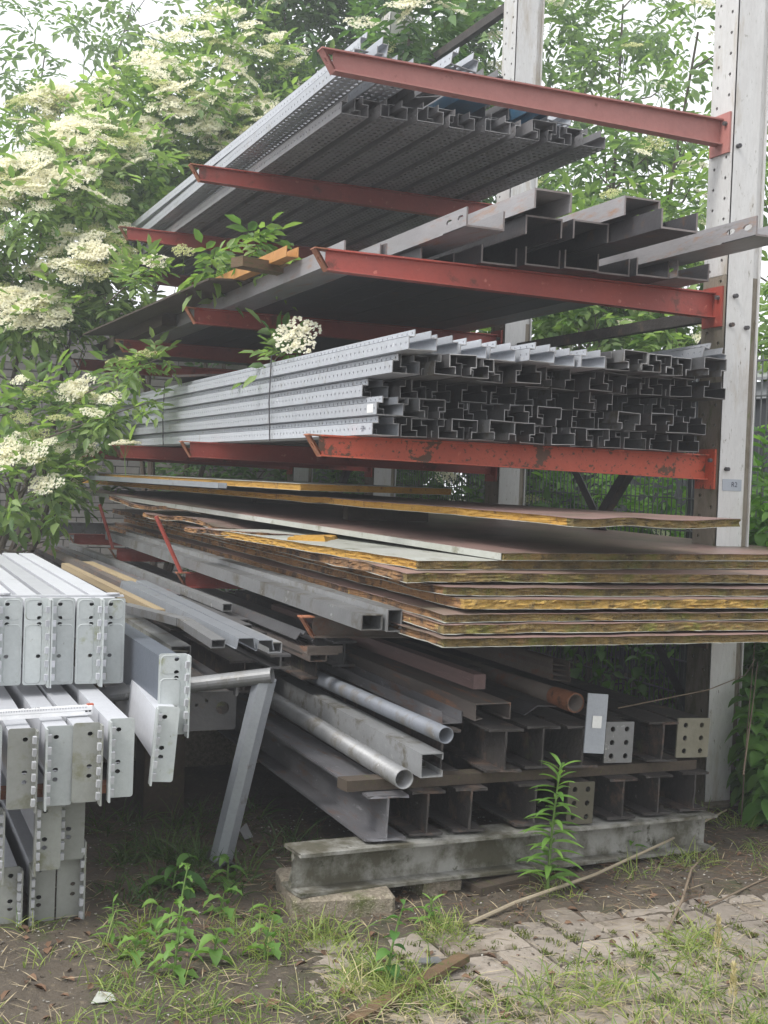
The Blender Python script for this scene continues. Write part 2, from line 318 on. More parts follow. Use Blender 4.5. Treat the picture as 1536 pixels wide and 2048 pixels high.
g = MB(); nx = len(xs)
for y in ys:
    for x in xs: g.v.append((x, y, soil_z(x, y) if (-4.7 < x < 1.7 and -2.7 < y < .9) else .01))
for j in range(len(ys)-1):
    for i in range(nx-1): a = j*nx+i; g.f.append((a, a+1, a+nx+1, a+nx))
g.smooth = True
ST('ground', g, m_soil)
pave = link(bpy.data.objects.new('pavement', None)); pave['kind'] = 'structure'
cell = .157; bricks = []
for k in range(3):          # three chamfered pavers with chipped corners, shared by all
    mb = MB(); L, W, H = cell*2-.016, cell-.016, .05; c = .009
    def ring(ix, z, j): return [(x+random.uniform(-j, j), y+random.uniform(-j, j), z) for x, y in
        [(ix,ix),(L*.33,ix),(L*.66,ix),(L-ix,ix),(L-ix,W/2),(L-ix,W-ix),(L*.66,W-ix),(L*.33,W-ix),(ix,W-ix),(ix,W/2)]]
    r0, r1, r2 = ring(0, -H, 0), ring(0, -c, .0015), ring(c, 0, .002)
    mb.v += r0+r1+r2
    for a in (0, 10):
        for q in range(10): q2 = (q+1)%10; mb.f.append((a+q, a+q2, a+10+q2, a+10+q))
    mb.f.append(tuple(range(20, 30))); bricks.append(mb.mesh('paver', m_paver))
for i in range(-14, 22):
    for j in range(-6, 10):
        X, Y = -1.714+i*cell, -1.44+j*cell-cell*2
        q = (i-j) % 4
        if q not in (0, 3) or not (-3.75 < X < 1.0 and -2.75 < Y < -.95): continue
        o = bpy.data.objects.new('paver', random.choice(bricks)); link(o, pave)
        dz = random.uniform(-.006, .004)
        if q == 0: o.location = (X+.008, Y+.008, dz); o.rotation_euler = (R(random.uniform(-.8, .8)), R(random.uniform(-.5, .5)), R(random.uniform(-.6, .6)))
        else: o.location = (X+cell-.008, Y+.008, dz); o.rotation_euler = (R(random.uniform(-.5, .5)), R(random.uniform(-.8, .8)), R(90+random.uniform(-.6, .6)))
# ================================================================== BACKGROUND: brick wall, beam, fence, shed
wall = T('brick_wall', 'pale grey brick wall overgrown by elder behind the left end of the rack', 'wall', (0, 9, 0))
P('mortar_bed', MB().box(-4.5, 2.6, .02, .22, 0, 3.36), m_mort, wall)
bm_ = MB().box(0, .262, -.002, .05, 0, .073).mesh('brick', m_brick); stuffb = MB(); nb = 0
for r in range(40):
    z = .005+r*.0832
    for c_ in range(26):
        x = -4.45+c_*.272+(.136 if r % 2 else 0)
        vis = (-2.9 < x < 1.55 and .95 < z < 1.7) or (-2.75 < x < -.5 and 2.45 < z < 3.3)
        if vis and nb < 295:
            P('brick', bm_, None, wall, (x, random.uniform(-.004, .003), z)); nb += 1
        else: stuffb.box(x, x+.262, -.001, .05, z, z+.073)
P('bricks', stuffb, m_brick, wall, kind='stuff')
P('fascia_board', MB().box(-4.6, -2.35, -.06, -.02, 3.36, 3.60), mat('dull maroon board', (.14,.06,.06), .6, 0, (.09,.045,.045)), wall)
def isec(h, b, tw, tf): return [(-b/2,0),(b/2,0),(b/2,tf),(tw/2,tf),(tw/2,h-tf),(b/2,h-tf),(b/2,h),(-b/2,h),(-b/2,h-tf),(-tw/2,h-tf),(-tw/2,tf),(-b/2,tf)]
def ibeam(h, b, L, tw=.007, tf=.010, rag=0, along='Y'):
    mb = MB(); o = isec(h, b, tw, tf)
    def sub(a, c, n): return [(a[0]+(c[0]-a[0])*k/n, a[1]+(c[1]-a[1])*k/n) for k in range(n)]
    segs = [5,1,2,7 if rag else 1,2,1,5,1,2,7 if rag else 1,2,1]
    pts = []
    for i in range(12): pts += sub(o[i], o[(i+1)%12], segs[i])
    n = len(pts)
    ra_ = [mnoise.noise(Vector((p[0]*30+rag*999, 3, p[1]*30)))*rag+random.uniform(-rag, rag)*.4 for p in pts]
    for y in (0, L*.5, L):
        for p, q in zip(pts, ra_): mb.v.append((p[0], y+(q if y == 0 else 0), p[1]))
    for a in (0, n):
        for k in range(n): k2 = (k+1)%n; mb.f.append((a+k, a+k2, a+n+k2, a+n+k))
    # end caps as three rectangles built on the outline
    for base, fl in ((0, False), (2*n, True)):
        idx = []; c0 = 0
        for s_ in segs: idx.append(c0); c0 += s_
        bot = [base+k for k in range(0, idx[2]+1)]+[base+idx[3]]+[base+idx[10]]+[base+k for k in range(idx[11], n)]
        f1 = [base+k for k in list(range(0, idx[3]+1))+list(range(idx[10], n))]
        f2 = [base+k for k in range(idx[3], idx[4]+1)]+[base+k for k in range(idx[9], idx[10]+1)]
        f3 = [base+k for k in range(idx[4], idx[9]+1)]
        for f in (f1, f2, f3): mb.f.append(tuple(f if not fl else f[::-1]))
    return mb
tr = T('steel_trestle', 'low steel beam on short legs in front of the grey brick wall', 'trestle', (-2.9, 7.5, 0))
P('beam', ibeam(.14, .1, 1.75), m_galvw, tr, (0, 0, .87), (0, 0, -R(90)))
for dx in (.1, 1.6): P('leg', MB().box(dx-.04, dx+.04, -.04, .04, 0, .87), m_ibeam, tr)
# mesh fence along the yard's right side
FX = .85
fence = T('mesh_fence', 'tall grey double wire mesh fence behind the rack', 'fence', (FX, 0, 0))
vw = MB().box(-.003, .003, -.003, .003, .05, 2.33).mesh('vertical_wire', m_wire)
k = 0; y = -1.2
while y < 8.6 and k < 196: P('vertical_wire', vw, None, fence, (0, y, 0)); y += .05; k += 1
hw = MB().box(-.012, -.004, -1.25, 8.65, -.004, .004).box(.004, .012, -1.25, 8.65, -.004, .004).mesh('horizontal_wire', m_wire)
for k in range(12): P('horizontal_wire', hw, None, fence, (0, 0, .1+k*.2))
for y in (-1.22, 1.28, 3.78, 6.28, 8.68): P('post', MB().box(.015, .055, y-.03, y+.03, 0, 2.36), m_shed, fence)
shed = T('metal_shed', 'dark grey shed of upright cladding panels behind the mesh fence', 'shed', (2.1, 0, 0))
cl_ = MB()
for a, b_, d in ((0,.09,0),(.09,.12,.03),(.12,.20,.03),(.20,.23,0)): pass
cl_.strip([(0,0),(.09,0),(.115,.03),(.185,.03),(.21,0)], .002, 0, 2.22)
clm = cl_.mesh('cladding_panel', m_shed)
for k in range(38):
    o = P('cladding_panel', clm, None, shed); o.rotation_mode = 'XYZ'
    o.matrix_local = Matrix.Translation((0, -1.2+k*.21, 0)) @ Matrix(((0,0,-1,0),(1,0,0,0),(0,1,0,0),(0,0,0,1)))
P('eave_trim', MB().box(-.06, .02, -1.3, 6.9, 2.22, 2.34), m_shedl, shed)
P('back_panel', MB().box(.04, .10, -1.3, 6.9, 0, 2.22), m_shed, shed)
rf = MB(); rf.add([(-.12,-1.4,2.345),(-.12,6.95,2.345),(1.6,6.95,2.75),(1.6,-1.4,2.75),(-.12,-1.4,2.365),(-.12,6.95,2.365),(1.6,6.95,2.77),(1.6,-1.4,2.77)],
    [(0,1,2,3),(7,6,5,4),(0,4,5,1),(1,5,6,2),(2,6,7,3),(3,7,4,0)])
P('roof', rf, m_shedl, shed)
# ================================================================== THE CANTILEVER RACK
CY = [0, 2.255, 4.40, 6.42]; ZL = {5: 3.362, 4: 2.522, 3: 1.730, 2: .950}; AL = 2.03
rack = T('cantilever_rack', 'tall cantilever rack of galvanised columns and red arms carrying long steel', 'storage rack')
for ci, yc in enumerate(CY):
    H = 5.3; mb = MB()
    mb.box(.008, .150, yc-.09, yc-.082, 0, H)                                  # broad web that faces the yard
    mb.box(.150, .158, yc-.09, yc-.065, 0, H); mb.box(.158, .196, yc-.073, yc-.065, 0, H); mb.box(.196, .205, yc-.088, yc+.088, 0, H)
    mb.box(.008, .196, yc+.082, yc+.09, 0, H)
    colm = P('column', mb, m_col, rack, label='weathered galvanised column' if ci else 'nearest column with brown streaks and a tape label')
    mb = MB(); mb.perf((0, yc-.09, 0), (0,0,1), (0,1,0), (.008,0,0), 26, 2, .1, .09, .009, stag=True)
    P('dirty_flange', mb, m_cold, colm)
    mb = MB(); mb.perf((0, yc-.09, 2.602), (0,0,1), (0,1,0), (.008,0,0), 27, 2, .1, .09, .009, stag=True)
    P('perforated_flange', mb, m_col, colm)
    P('stained_edge', MB().box(.160, .194, yc-.077, yc-.0745, 0, 2.6), m_cold, colm)
    P('base_plate', MB().box(-.05, .26, yc-.15, yc+.15, 0, .03), m_cold, colm)
    if ci == 0:
        for x, z in ((.035, 2.36), (.125, 2.352), (.045, 1.66), (.05, 2.50), (.03, 3.22)):
            P('bolt', MB().tube([(x, -.090, z), (x, -.112, z)], .011, 6), m_dark, colm)
        P('tape_label', MB().box(.028, .142, -.0925, -.0905, 1.555, 1.612), m_tag, colm)
        tm = P('handwriting', text_mesh('R2', .035, m_ink), None, colm, (.098, -.0935, 1.585)); tm.rotation_mode = 'XYZ'; tm.rotation_euler = (R(90), 0, 0)
def arm_mesh(drop=0):
    mb = MB(); hT, hC, b, t = .092, .125, .030, .007
    def hexa(x0, x1, y0, y1, zt0, zb0, zt1, zb1):
        mb.add([(x0,y0,zb0),(x1,y0,zb1),(x0,y1,zb0),(x1,y1,zb1),(x0,y0,zt0),(x1,y0,zt1),(x0,y1,zt0),(x1,y1,zt1)],
            [(0,2,3,1),(4,5,7,6),(0,1,5,4),(2,6,7,3),(0,4,6,2),(1,3,7,5)])
    hexa(-AL, -.012, -b, b, 0, -t, 0, -t); hexa(-AL, -.012, -b, b, -hT+t, -hT, -hC+t, -hC)
    hexa(-AL, -.012, -.004, .004, -t, -hT+t, -t, -hC+t)
    return mb.mesh('arm')
am = {}
armlab = {5: 'pink red arm', 4: 'red orange arm', 3: 'orange red arm', 2: 'dark red arm'}
for lv, z in ZL.items():
    for ci, yc in enumerate(CY):
        mt = {5: m_red5 if ci == 0 else m_red, 4: m_red, 3: m_redr if ci == 0 else m_red, 2: m_red}[lv]
        if lv == 2 and ci == 0: mt = m_rpipe
        key = mt.name
        if key not in am: am[key] = arm_mesh()
        am[key].materials.clear(); am[key].materials.append(mt)
        a = P('arm', am[key], None, rack, (0, yc, z), label='rusty arm' if (lv, ci) == (2, 0) else armlab[lv])
        e = MB(); d = Vector((.062, 0, -.094)).normalized()
        e.perf((-2.088, -.03, -.002), (0,1,0), tuple(d), (.007, 0, .004), 1, 1, .06, .112, .016, ru=.009)
        e.box(-2.09, -AL, -.03, .03, -.006, 0)
        P('end_stop', e, m_stop if (lv, ci) != (5, 0) else m_red5, a)
        P('mount_plate', MB().box(-.0115, -.001, -.075, .075, -.17, .025), mt, a)
        for sy in (-.05, .05): P('bolt', MB().tube([(-.012, sy, -.03), (-.028, sy, -.03)], .011, 6), m_galvd, a)
        if lv == 2 and ci in (1, 2):
            p = MB().tube([(0, 0, .0), (-.16 if ci == 1 else -.11, 0, .33)], .013, 6)
            P('stop_pin', p, m_red, a, (-2.06, 0, 0), label='leaning rusty red stop pin')
    if lv == 2:
        mb = MB(); mb.box(-2.06, -1.92, -.04, .03, -.165, -.159); mb.box(-2.06, -1.90, -.036, -.030, -.159, -.127)
        P('bracket', mb, m_rpipe, rack, (0, 0, z), label='rusty bracket under the lowest front arm')
for (p, q) in (((.1, .09, 2.44), (.1, 2.16, 2.44)), ((.1, 2.35, 4.76), (.1, 4.31, 4.76)), ((.1, 4.5, 2.44), (.1, 6.33, 2.44)), ((.1, .09, 4.76), (.1, 2.16, 4.9)),
               ((.09, .09, 2.40), (.09, 2.16, .30)), ((.12, .09, .30), (.12, 2.16, 2.40)), ((.09, 4.5, 2.40), (.09, 6.33, .30))):
    d = Vector(q)-Vector(p)
    o = P('brace', MB().strip([(-.003,.028),(-.003,-.028),(.045,-.028)], .005, 0, d.length), m_dark if p[2] < 2.42 else m_ibeam, rack, p, aim(p, q))
# ================================================================== LOADS
def item(name, me, mt, label, cat, near, far, roll=0, group=None):
    r = aim(near, far); return S(name, me, mt, label, cat, near, (r[0], roll, r[2]), group)
# ---- upright section profiles
def usec(k=1): return [(-.035*k,.078*k),(-.035*k,.050*k),(-.060*k,.050*k),(-.060*k,0),(.060*k,0),(.060*k,.050*k),(.035*k,.050*k),(.035*k,.078*k)]
def upright(L, k=1, side=False, bottom=False, rslot=False):
    mb = MB(); sk = []; t = .0036
    if side: sk += [0, 2]
    if bottom: sk += [3]
    mb.strip(usec(k), t, 0, L, skip=sk, rag=.002)
    n = int(L/.05)
    if side:
        mb.perf((-.060*k-t/2, 0, 0), (0,1,0), (0,0,1), (t,0,0), n, 1, .05, .05*k, .0065, ru=.005)
        mb.perf((-.035*k-t/2, 0, .05*k), (0,1,0), (0,0,1), (t,0,0), n, 1, .05, .028*k, .006, ru=.005)
        mb.strip([(-.0351*k,.051*k),(-.0349*k,.0495*k)], t, 0, L)
    if bottom:
        n = int(L/.055); w4 = .120*k/4
        mb.perf((-.060*k, 0, -t/2), (0,1,0), (1,0,0), (0,0,t), n, 4, .055, w4, .0105, ru=.016, stag=False)
    return mb
# shelf 5: omega profiles seen from below
kA = 1.20
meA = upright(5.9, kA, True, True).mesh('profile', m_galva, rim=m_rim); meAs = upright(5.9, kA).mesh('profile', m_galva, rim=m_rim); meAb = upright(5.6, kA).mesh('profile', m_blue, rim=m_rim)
n_ = 0
for i in range(8):
    x = -1.60+i*.190; yn = .76+random.uniform(-.03, .10)
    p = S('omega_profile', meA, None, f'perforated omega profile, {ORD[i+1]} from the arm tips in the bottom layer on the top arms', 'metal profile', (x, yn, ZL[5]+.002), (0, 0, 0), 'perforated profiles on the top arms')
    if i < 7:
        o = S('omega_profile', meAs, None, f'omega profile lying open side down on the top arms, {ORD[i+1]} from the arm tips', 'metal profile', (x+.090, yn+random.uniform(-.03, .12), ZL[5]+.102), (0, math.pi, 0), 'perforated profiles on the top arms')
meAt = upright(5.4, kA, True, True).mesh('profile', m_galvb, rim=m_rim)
for i, (x, y, z, roll, yw, me) in enumerate(((-1.70,.42,.118,0,-.4,meAt),(-1.46,.55,.119,.03,.5,meAt),(-1.22,.80,.122,-.2,-.6,meAs),(-.98,.72,.122,.1,.4,meAb),(-.74,.95,.12,-.06,.3,meAs),(-.60,.62,.20,2.9,-.9,meAb),(-.42,.85,.12,.08,-.7,meAt),(-1.60,.62,.225,.1,.5,meAt),(-1.36,.70,.228,3.0,-.3,meAs),(-1.12,.60,.226,.15,.8,meAt),(-.86,.80,.225,-.1,-.5,meAs))):
    S('omega_profile', me, None, f'loose {"blue painted" if me is meAb else "grey"} profile topping the stack on the top arms, {ORD[i+1]} from left', 'metal profile', (x, y, ZL[5]+z+(.02 if roll else 0)), (0, roll, R(yw)), 'loose profiles on the top stack')
# shelf 4: heavy U channels
def channel(w, h, t, L, slots=False):
    mb = MB(); S1 = .22 if slots else 0
    if slots:
        mb.strip([(-w/2,h),(-w/2,0),(w/2,0),(w/2,h)], t, 0, S1, skip=(0,))
        mb.perf((-w/2-t/2, 0, 0), (0,1,0), (0,0,1), (t,0,0), 2, 1, .11, h, .013, ru=.030)
        mb.strip([(-w/2,h),(-w/2,0),(w/2,0),(w/2,h)], t, S1, L)
    else: mb.strip([(-w/2,h),(-w/2,0),(w/2,0),(w/2,h)], t, 0, L)
    return mb
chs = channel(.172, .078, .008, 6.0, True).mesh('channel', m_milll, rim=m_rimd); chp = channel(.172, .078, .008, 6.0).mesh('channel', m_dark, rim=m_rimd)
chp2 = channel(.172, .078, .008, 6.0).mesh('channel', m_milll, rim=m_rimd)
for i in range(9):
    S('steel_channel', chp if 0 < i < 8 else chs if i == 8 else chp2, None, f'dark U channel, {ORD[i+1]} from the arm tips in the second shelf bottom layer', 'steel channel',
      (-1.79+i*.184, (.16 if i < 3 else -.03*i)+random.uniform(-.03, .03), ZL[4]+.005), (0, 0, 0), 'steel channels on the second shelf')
zz = ZL[4]+.088
for (x, y, z, up, sl, lb) in ((-1.46,-.37,zz,1,1,'leftmost, open side up with two slots at its end'),(-1.18,-.37,zz+.078,0,0,'open side down by the slotted one'),
        (-.965,-.40,zz+.078,0,0,'third from the left, open side down'),(-1.215,-.50,zz+.16,0,0,'lying on top, open side down'),(-.83,-.58,zz+.16,0,1,'lying on top, slots at its end, open side down'),
        (-.775,-.77,zz+.001,1,0,'fourth from the left, open side up'),(-.37,-.86,zz+.001,1,1,'rightmost, two slots, reaching past the column')):
    S('steel_channel', chs if sl else (chp2 if 'lying' in lb else chp), None, f'upper layer U channel, second shelf, {lb}', 'steel channel', (x, y, z+(.004 if up else 0)), (0, 0 if up else math.pi, 0), 'upper layer of steel channels')
# shelf 3: five rows of nested uprights
meL = upright(6.6, 1, True).mesh('upright', m_galvb, rim=m_rim); meU = upright(6.6).mesh('upright', m_galvd, rim=m_rim); meU2 = upright(6.6).mesh('upright', m_galvw, rim=m_rim)  # outer uprights in the sunlit tone, inner ones darker for shade
rowY = [-.21, -.25, -.08, -.40, -.52]
for r in range(5):
    z = ZL[3]+.003+r*.0825; rn = ['bottom','second','third','fourth','top'][r]
    for i in range(12):
        x = -1.81+i*.1455; y = rowY[r]*(1-.5*min(1, i/6))+random.uniform(-.06, .06) if i else rowY[r]
        if r == 4: y = rowY[r]+.02*i+random.uniform(-.04, .03)
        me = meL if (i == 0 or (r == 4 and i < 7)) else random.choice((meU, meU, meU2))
        if not (r == 4 and i == 11):
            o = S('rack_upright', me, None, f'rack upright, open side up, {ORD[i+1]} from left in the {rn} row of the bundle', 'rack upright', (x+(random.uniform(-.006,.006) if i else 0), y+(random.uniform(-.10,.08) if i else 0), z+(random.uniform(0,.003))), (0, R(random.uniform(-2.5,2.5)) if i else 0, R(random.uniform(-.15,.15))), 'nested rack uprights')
            if r == 0 and i == 0:
                t_ = P('handwriting', text_mesh('59', .034, m_ink), None, o, (-.0633, .10, .025)); t_.rotation_mode = 'XYZ'; t_.rotation_euler = (R(90), 0, R(-90))
            if r == 1 and i == 0: P('paper_label', MB().box(-.0632, -.062, .035, .10, .008, .044), m_label, o)
        if i < 11 and not (r == 4 and i < 7):
            y2 = y+random.uniform(-.14, .16)
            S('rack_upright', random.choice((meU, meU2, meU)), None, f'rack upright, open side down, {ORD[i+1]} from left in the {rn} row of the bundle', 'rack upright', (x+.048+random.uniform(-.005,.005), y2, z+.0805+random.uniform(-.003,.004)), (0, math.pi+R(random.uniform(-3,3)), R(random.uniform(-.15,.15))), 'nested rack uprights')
S('rack_upright', meL, None, 'upright end with bolt holes sticking out past the column atop the bundle', 'rack upright', (-.22, -.30, ZL[3]+.42), (0, .25, R(-4)), 'nested rack uprights')
for y, lb in ((1.15, 'nearer'), (3.6, 'farther')):
    z0, z1 = ZL[3]-.004, ZL[3]+.50
    S('binding_wire', MB().tube([(-1.885, y, z0), (-1.89, y+.02, z0+.2), (-1.876, y+.05, z1-.06), (-1.80, y+.06, z1-.025), (-.2, y+.1, z1-.005)], .004, 5), m_dark, f'thin dark wire tied round the bundle of uprights, {lb} of the two', 'wire')
# shelf 2: sandwich panels
def panel(W, L, t, mt_top, mt_foam, mt_side=None, wav=.006, seed=0, label='', loc=(0,0,0), rot=(0,0,0), group='insulated sandwich panels', over=.006, ny=26, bow=None, mt_bot=None, mt_sidef=None):
    th = T('sandwich_panel', label, 'panel', loc, rot, group)
    nx_ = 44; bow = bow or (lambda x, y: 0)
    def nz(a, s=1): return mnoise.noise(Vector((a*s, seed*3.1, seed)))
    def edge(x): return wav*.7*nz(x, 2.5)+wav*.9*nz(x, 31)+wav*1.6*max(0, nz(x+7, 12)-.25)
    X = [W*i/nx_ for i in range(nx_+1)]; Y = [L*(j/ny)**1.6 for j in range(ny+1)]
    def sheet(z, thk, mt, nm, ov):
        mb = MB()
        for s_ in (0, 1):
            for j, y in enumerate(Y):
                for i, x in enumerate(X):
                    yy = y+(edge(x)*1.5-ov if j == 0 else 0); xx = x-(ov if i == 0 else 0)+(wav*nz(y, 5) if i == 0 else 0)
                    zz_ = z+bow(x, y)+wav*.22*nz(x*5.3+y*.8, 1.2)*math.exp(-y*2.2)+wav*.5*nz(y+5, 4)*math.exp(-x*6)
                    mb.v.append((xx, yy, zz_+s_*thk))
        n = nx_+1; o = n*(ny+1)
        for j in range(ny):
            for i in range(nx_):
                a = j*n+i; mb.f.append((a+o, a+1+o, a+n+1+o, a+n+o)); mb.f.append((a+1, a, a+n, a+n+1))
        for i in range(nx_): mb.f.append((i, i+1, o+i+1, o+i)); a = ny*n+i; mb.f.append((a+1, a, o+a, o+a+1))
        for j in range(ny): a = j*n; mb.f.append((a+n, a, o+a, o+a+n)); a = j*n+nx_; mb.f.append((a, a+n, o+a+n, o+a))
        return P(nm, mb, mt, th)
    sheet(t-.0015, .0016, mt_top, 'top_skin', over); sheet(0, .0016, mt_bot or m_skinw, 'bottom_skin', over*.6)
    # foam: a rough ribbon all round the near and long edges
    mb = MB(); path = [(0, Y[ny-j]) for j in range(ny)]; path = [(0, L*(1-(j/170))**1.0) for j in range(170)]+[(W*i/170, 0) for i in range(171)]+[(W, L*j/20) for j in range(1, 21)]
    lev = 5
    for (x, y) in path:
        for q in range(lev+1):
            f = q/lev; z = .0016+(t-.0032)*f
            rough = (mnoise.noise(Vector((x*14+seed, y*14, f*3+seed)))*.7+mnoise.noise(Vector((x*45+seed, y*45, f*6)))*.4)*wav*1.3-(.002 if 0 < q < lev else 0)
            px, py = x, y
            if y == 0: py = -rough+edge(x)*.6
            elif x == 0: px = -rough*.8
            zz_ = z+bow(x, y)+(wav*.22*nz(x*5.3+y*.8, 1.2)*math.exp(-y*2.2)+wav*.5*nz(y+5, 4)*math.exp(-x*6))
            mb.v.append((px, py, zz_))
    for a in range(len(path)-1):
        for q in range(lev): b0 = a*(lev+1)+q; mb.f.append((b0, b0+lev+1, b0+lev+2, b0+1))
    nf = P('foam_core', mb, mt_foam, th)
    if 1:
        nf.data.materials.append(mt_sidef or m_foamr); side_r = True
        for a, pl in enumerate(nf.data.polygons):
            if side_r and a//lev < 169: pl.material_index = 1
    if mt_side:
        P('side_skin', MB().box(-.008, -.005, .01, L, .001, t-.002), mt_side, th)
    return th
zP = ZL[2]+.004; tP = .040
specs = [   # x, yaw, material of edge, top, label, near y
 (-1.90,-1.4,m_foamo,m_skin,'lowest insulated panel of the tall stack, olive and orange mossy edge',-1.03),
 (-1.885,-1.2,m_foamo,m_skin,'second lowest insulated panel with green mossy edge',-1.00),
 (-1.87,-1.3,m_foamo,m_skin,'third insulated panel from the bottom with dark olive edge',-.98),
 (-1.80,-1.1,m_foamc,m_skin,'fourth insulated panel from the bottom with bright yellow ochre edge',-.99),
 (-1.83,-1.2,m_foamo,m_skin,'fifth insulated panel from the bottom, red brown skin showing at its corner',-.90),
 (-1.95,-1.2,m_foamo,m_skin,'sixth insulated panel from the bottom with striped olive edge, jutting out left',-.80)]
zc = zP
for i, (x, yw, mf, ms, lb, yn) in enumerate(specs):
    panel(1.95, 7.6-.2*i, tP-[.006,.004,.009,.002,.008,.003][i], ms, mf, seed=i+1, label=lb, loc=(x, yn, zc), rot=(0, 0, R(yw)), wav=.012, over=[.012,.004,.010,.006,.014,.003][i]); zc += tP+[.004,.001,.005,.002,.003,0][i]
panel(1.9, 2.3, .036, m_skinw, m_foamo, mt_sidef=m_foamy, seed=8, label='white topped insulated panel with bright yellow broken side edge', loc=(-1.87, -.72, zc), rot=(0, 0, R(5.2)), wav=.010); zc8 = zc+.038
panel(1.9, 6.2, .030, m_skin, m_foamo, mt_side=m_skinw, seed=9, label='long red brown panel with white folded side, skewed on top of the stack', loc=(-1.50, -.72, zc8), rot=(R(.9), 0, R(6.5)), wav=.008)
panel(.85, 7.0, .034, m_skin, m_foamo, mt_sidef=m_foamy, seed=10, bow=lambda x, y: -.012*math.exp(-((x-.1)/.12)**2)*math.exp(-y*5)+.006*math.sin(x*9)*math.exp(-y*2), label='topmost long yellow edged panel, raised clear of the stack, near end mossy', loc=(-1.36, -1.0, 1.402), rot=(R(.15), 0, R(6.2)), wav=.012, ny=34)
panel(.9, 3.9, .036, m_skinw, m_foamy, mt_sidef=m_foamy, seed=11, label='short yellow edged panel lying on the topmost long panel', loc=(-1.76, 1.0, 1.475), rot=(0, 0, R(5)), wav=.004)
S('rack_profile', channel(.05, .03, .003, 3.2).mesh('p', m_galv), None, 'thin slotted grey strip between the two uppermost yellow edged panels', 'metal strip', (-1.92, 1.9, 1.463), (0, 0, R(6)))
for i, (x, y, z, L, yw, mf) in enumerate(((-1.95,1.9,zc+.004,1.5,4,m_foamr),(-1.86,2.6,zc+.06,1.7,9,m_foamr),(-1.98,.95,zc+.003,.9,11,m_foamr))):
    panel(.5, L, .028, m_skin, mf, seed=20+i, label=f'{["curled rusty edged sheet piece on the stack behind the second stop pin","torn panel piece with rusty foam lying highest behind the pins","short buckled panel piece beside the yellow foam block"][i]}', loc=(x, y, z), rot=(R(1.5), R(3), R(yw)), wav=.02,
          bow=(lambda x, y, a=i: .02*math.sin(y*3.5+a)))
fb = MB()
for j in range(9):
    for (dx, dz) in ((0,0),(.02,.045),(.19,.05),(.22,.006)):
        fb.v.append((dx+random.uniform(-.012,.012), j*.045+random.uniform(-.008,.008), dz+random.uniform(-.006,.006)))
for j in range(8):
    for k in range(4): a = j*4+k; b_ = j*4+(k+1)%4; fb.f.append((a, b_, b_+4, a+4))
fb.f += [(3,2,1,0),(32,33,34,35)]
S('foam_block', fb, m_foamy, 'broken block of yellow foam on the panel stack', 'foam block', (-1.99, .55, zc+.004), (0, 0, R(-30)))
# supports that keep the skewed upper panels up
for (x, y, z0, z1) in ((-1.30, 1.5, zc8+.05, 1.397), (-1.2, 3.6, zc+.002, 1.40)):
    S('timber_block', MB().box(0, .5, 0, .08, 0, z1-z0), m_woodd, f'dark timber packing under the topmost panel, {"nearer" if y < 2 else "farther"} one', 'timber block', (x, y, z0))
# shelf 2, outside: two box tubes
def rect_tube(w, h, t, L):
    mb = MB(); o = [(0,0),(w,0),(w,h),(0,h)]; i_ = [(t,t),(w-t,t),(w-t,h-t),(t,h-t)]
    for y in (0, L):
        for p in o+i_: mb.v.append((p[0], y, p[1]))
    for k in range(4):
        k2 = (k+1)%4; mb.f += [(k,k2,8+k2,8+k),(4+k2,4+k,12+k,12+k2),(k,4+k,4+k2,k2),(8+k2,12+k2,12+k,8+k)]
    return mb
item('box_tube', rect_tube(.088,.062,.004,5.6).mesh('t', m_galvw), None, 'outer pale grey rectangular steel tube on the lowest arms', 'steel tube', (-2.045,-.60,.962), (-2.01,5,.985))
item('box_tube', rect_tube(.062,.088,.004,5.2).mesh('t', m_galvw), None, 'inner rectangular steel tube with green algae near its end, beside the panels', 'steel tube', (-1.945,-.62,.958), (-1.93,5,.985))
# extras on shelf 4 and 3
S('timber_block', MB().box(0, .32, 0, .10, 0, .05), m_woodm, 'short mossy plank on the second shelf between two arms', 'timber block', (-2.12, .95, ZL[4]+.055), (0,0,R(20)))
S('brown_board', MB().box(0, .55, 0, 3.4, 0, .012), m_woodd, 'dark brown board lying tilted on the second shelf under the elder leaves', 'board', (-2.12, 1.6, ZL[4]+.07), (0, R(-4), R(2)))
S('orange_beam', channel(.06,.05,.004,3.6).mesh('c', mat('orange painted rusty steel', (.48,.24,.06), .6, 0, (.30,.13,.04), 6, .6, [(RUST, 9, .55, .65)])), None, 'narrow orange rusted beam along the edge of the second shelf', 'steel beam', (-1.93, .75, ZL[4]+.09), (0, 0, R(1.5)))
S('timber_beam', MB().box(0, .1, 0, 2.6, 0, .08), m_woodd, 'dark timber beam behind the orange beam on the second shelf', 'timber beam', (-1.99, 3.3, ZL[4]+.004))
S('sheet_scrap', MB().box(0, .42, 0, .9, 0, .015), m_rustc, 'rusty flat scrap lying across the far end of the uprights', 'scrap', (-1.98, 3.0, ZL[3]+.43), (R(1), R(-4), R(-18)))
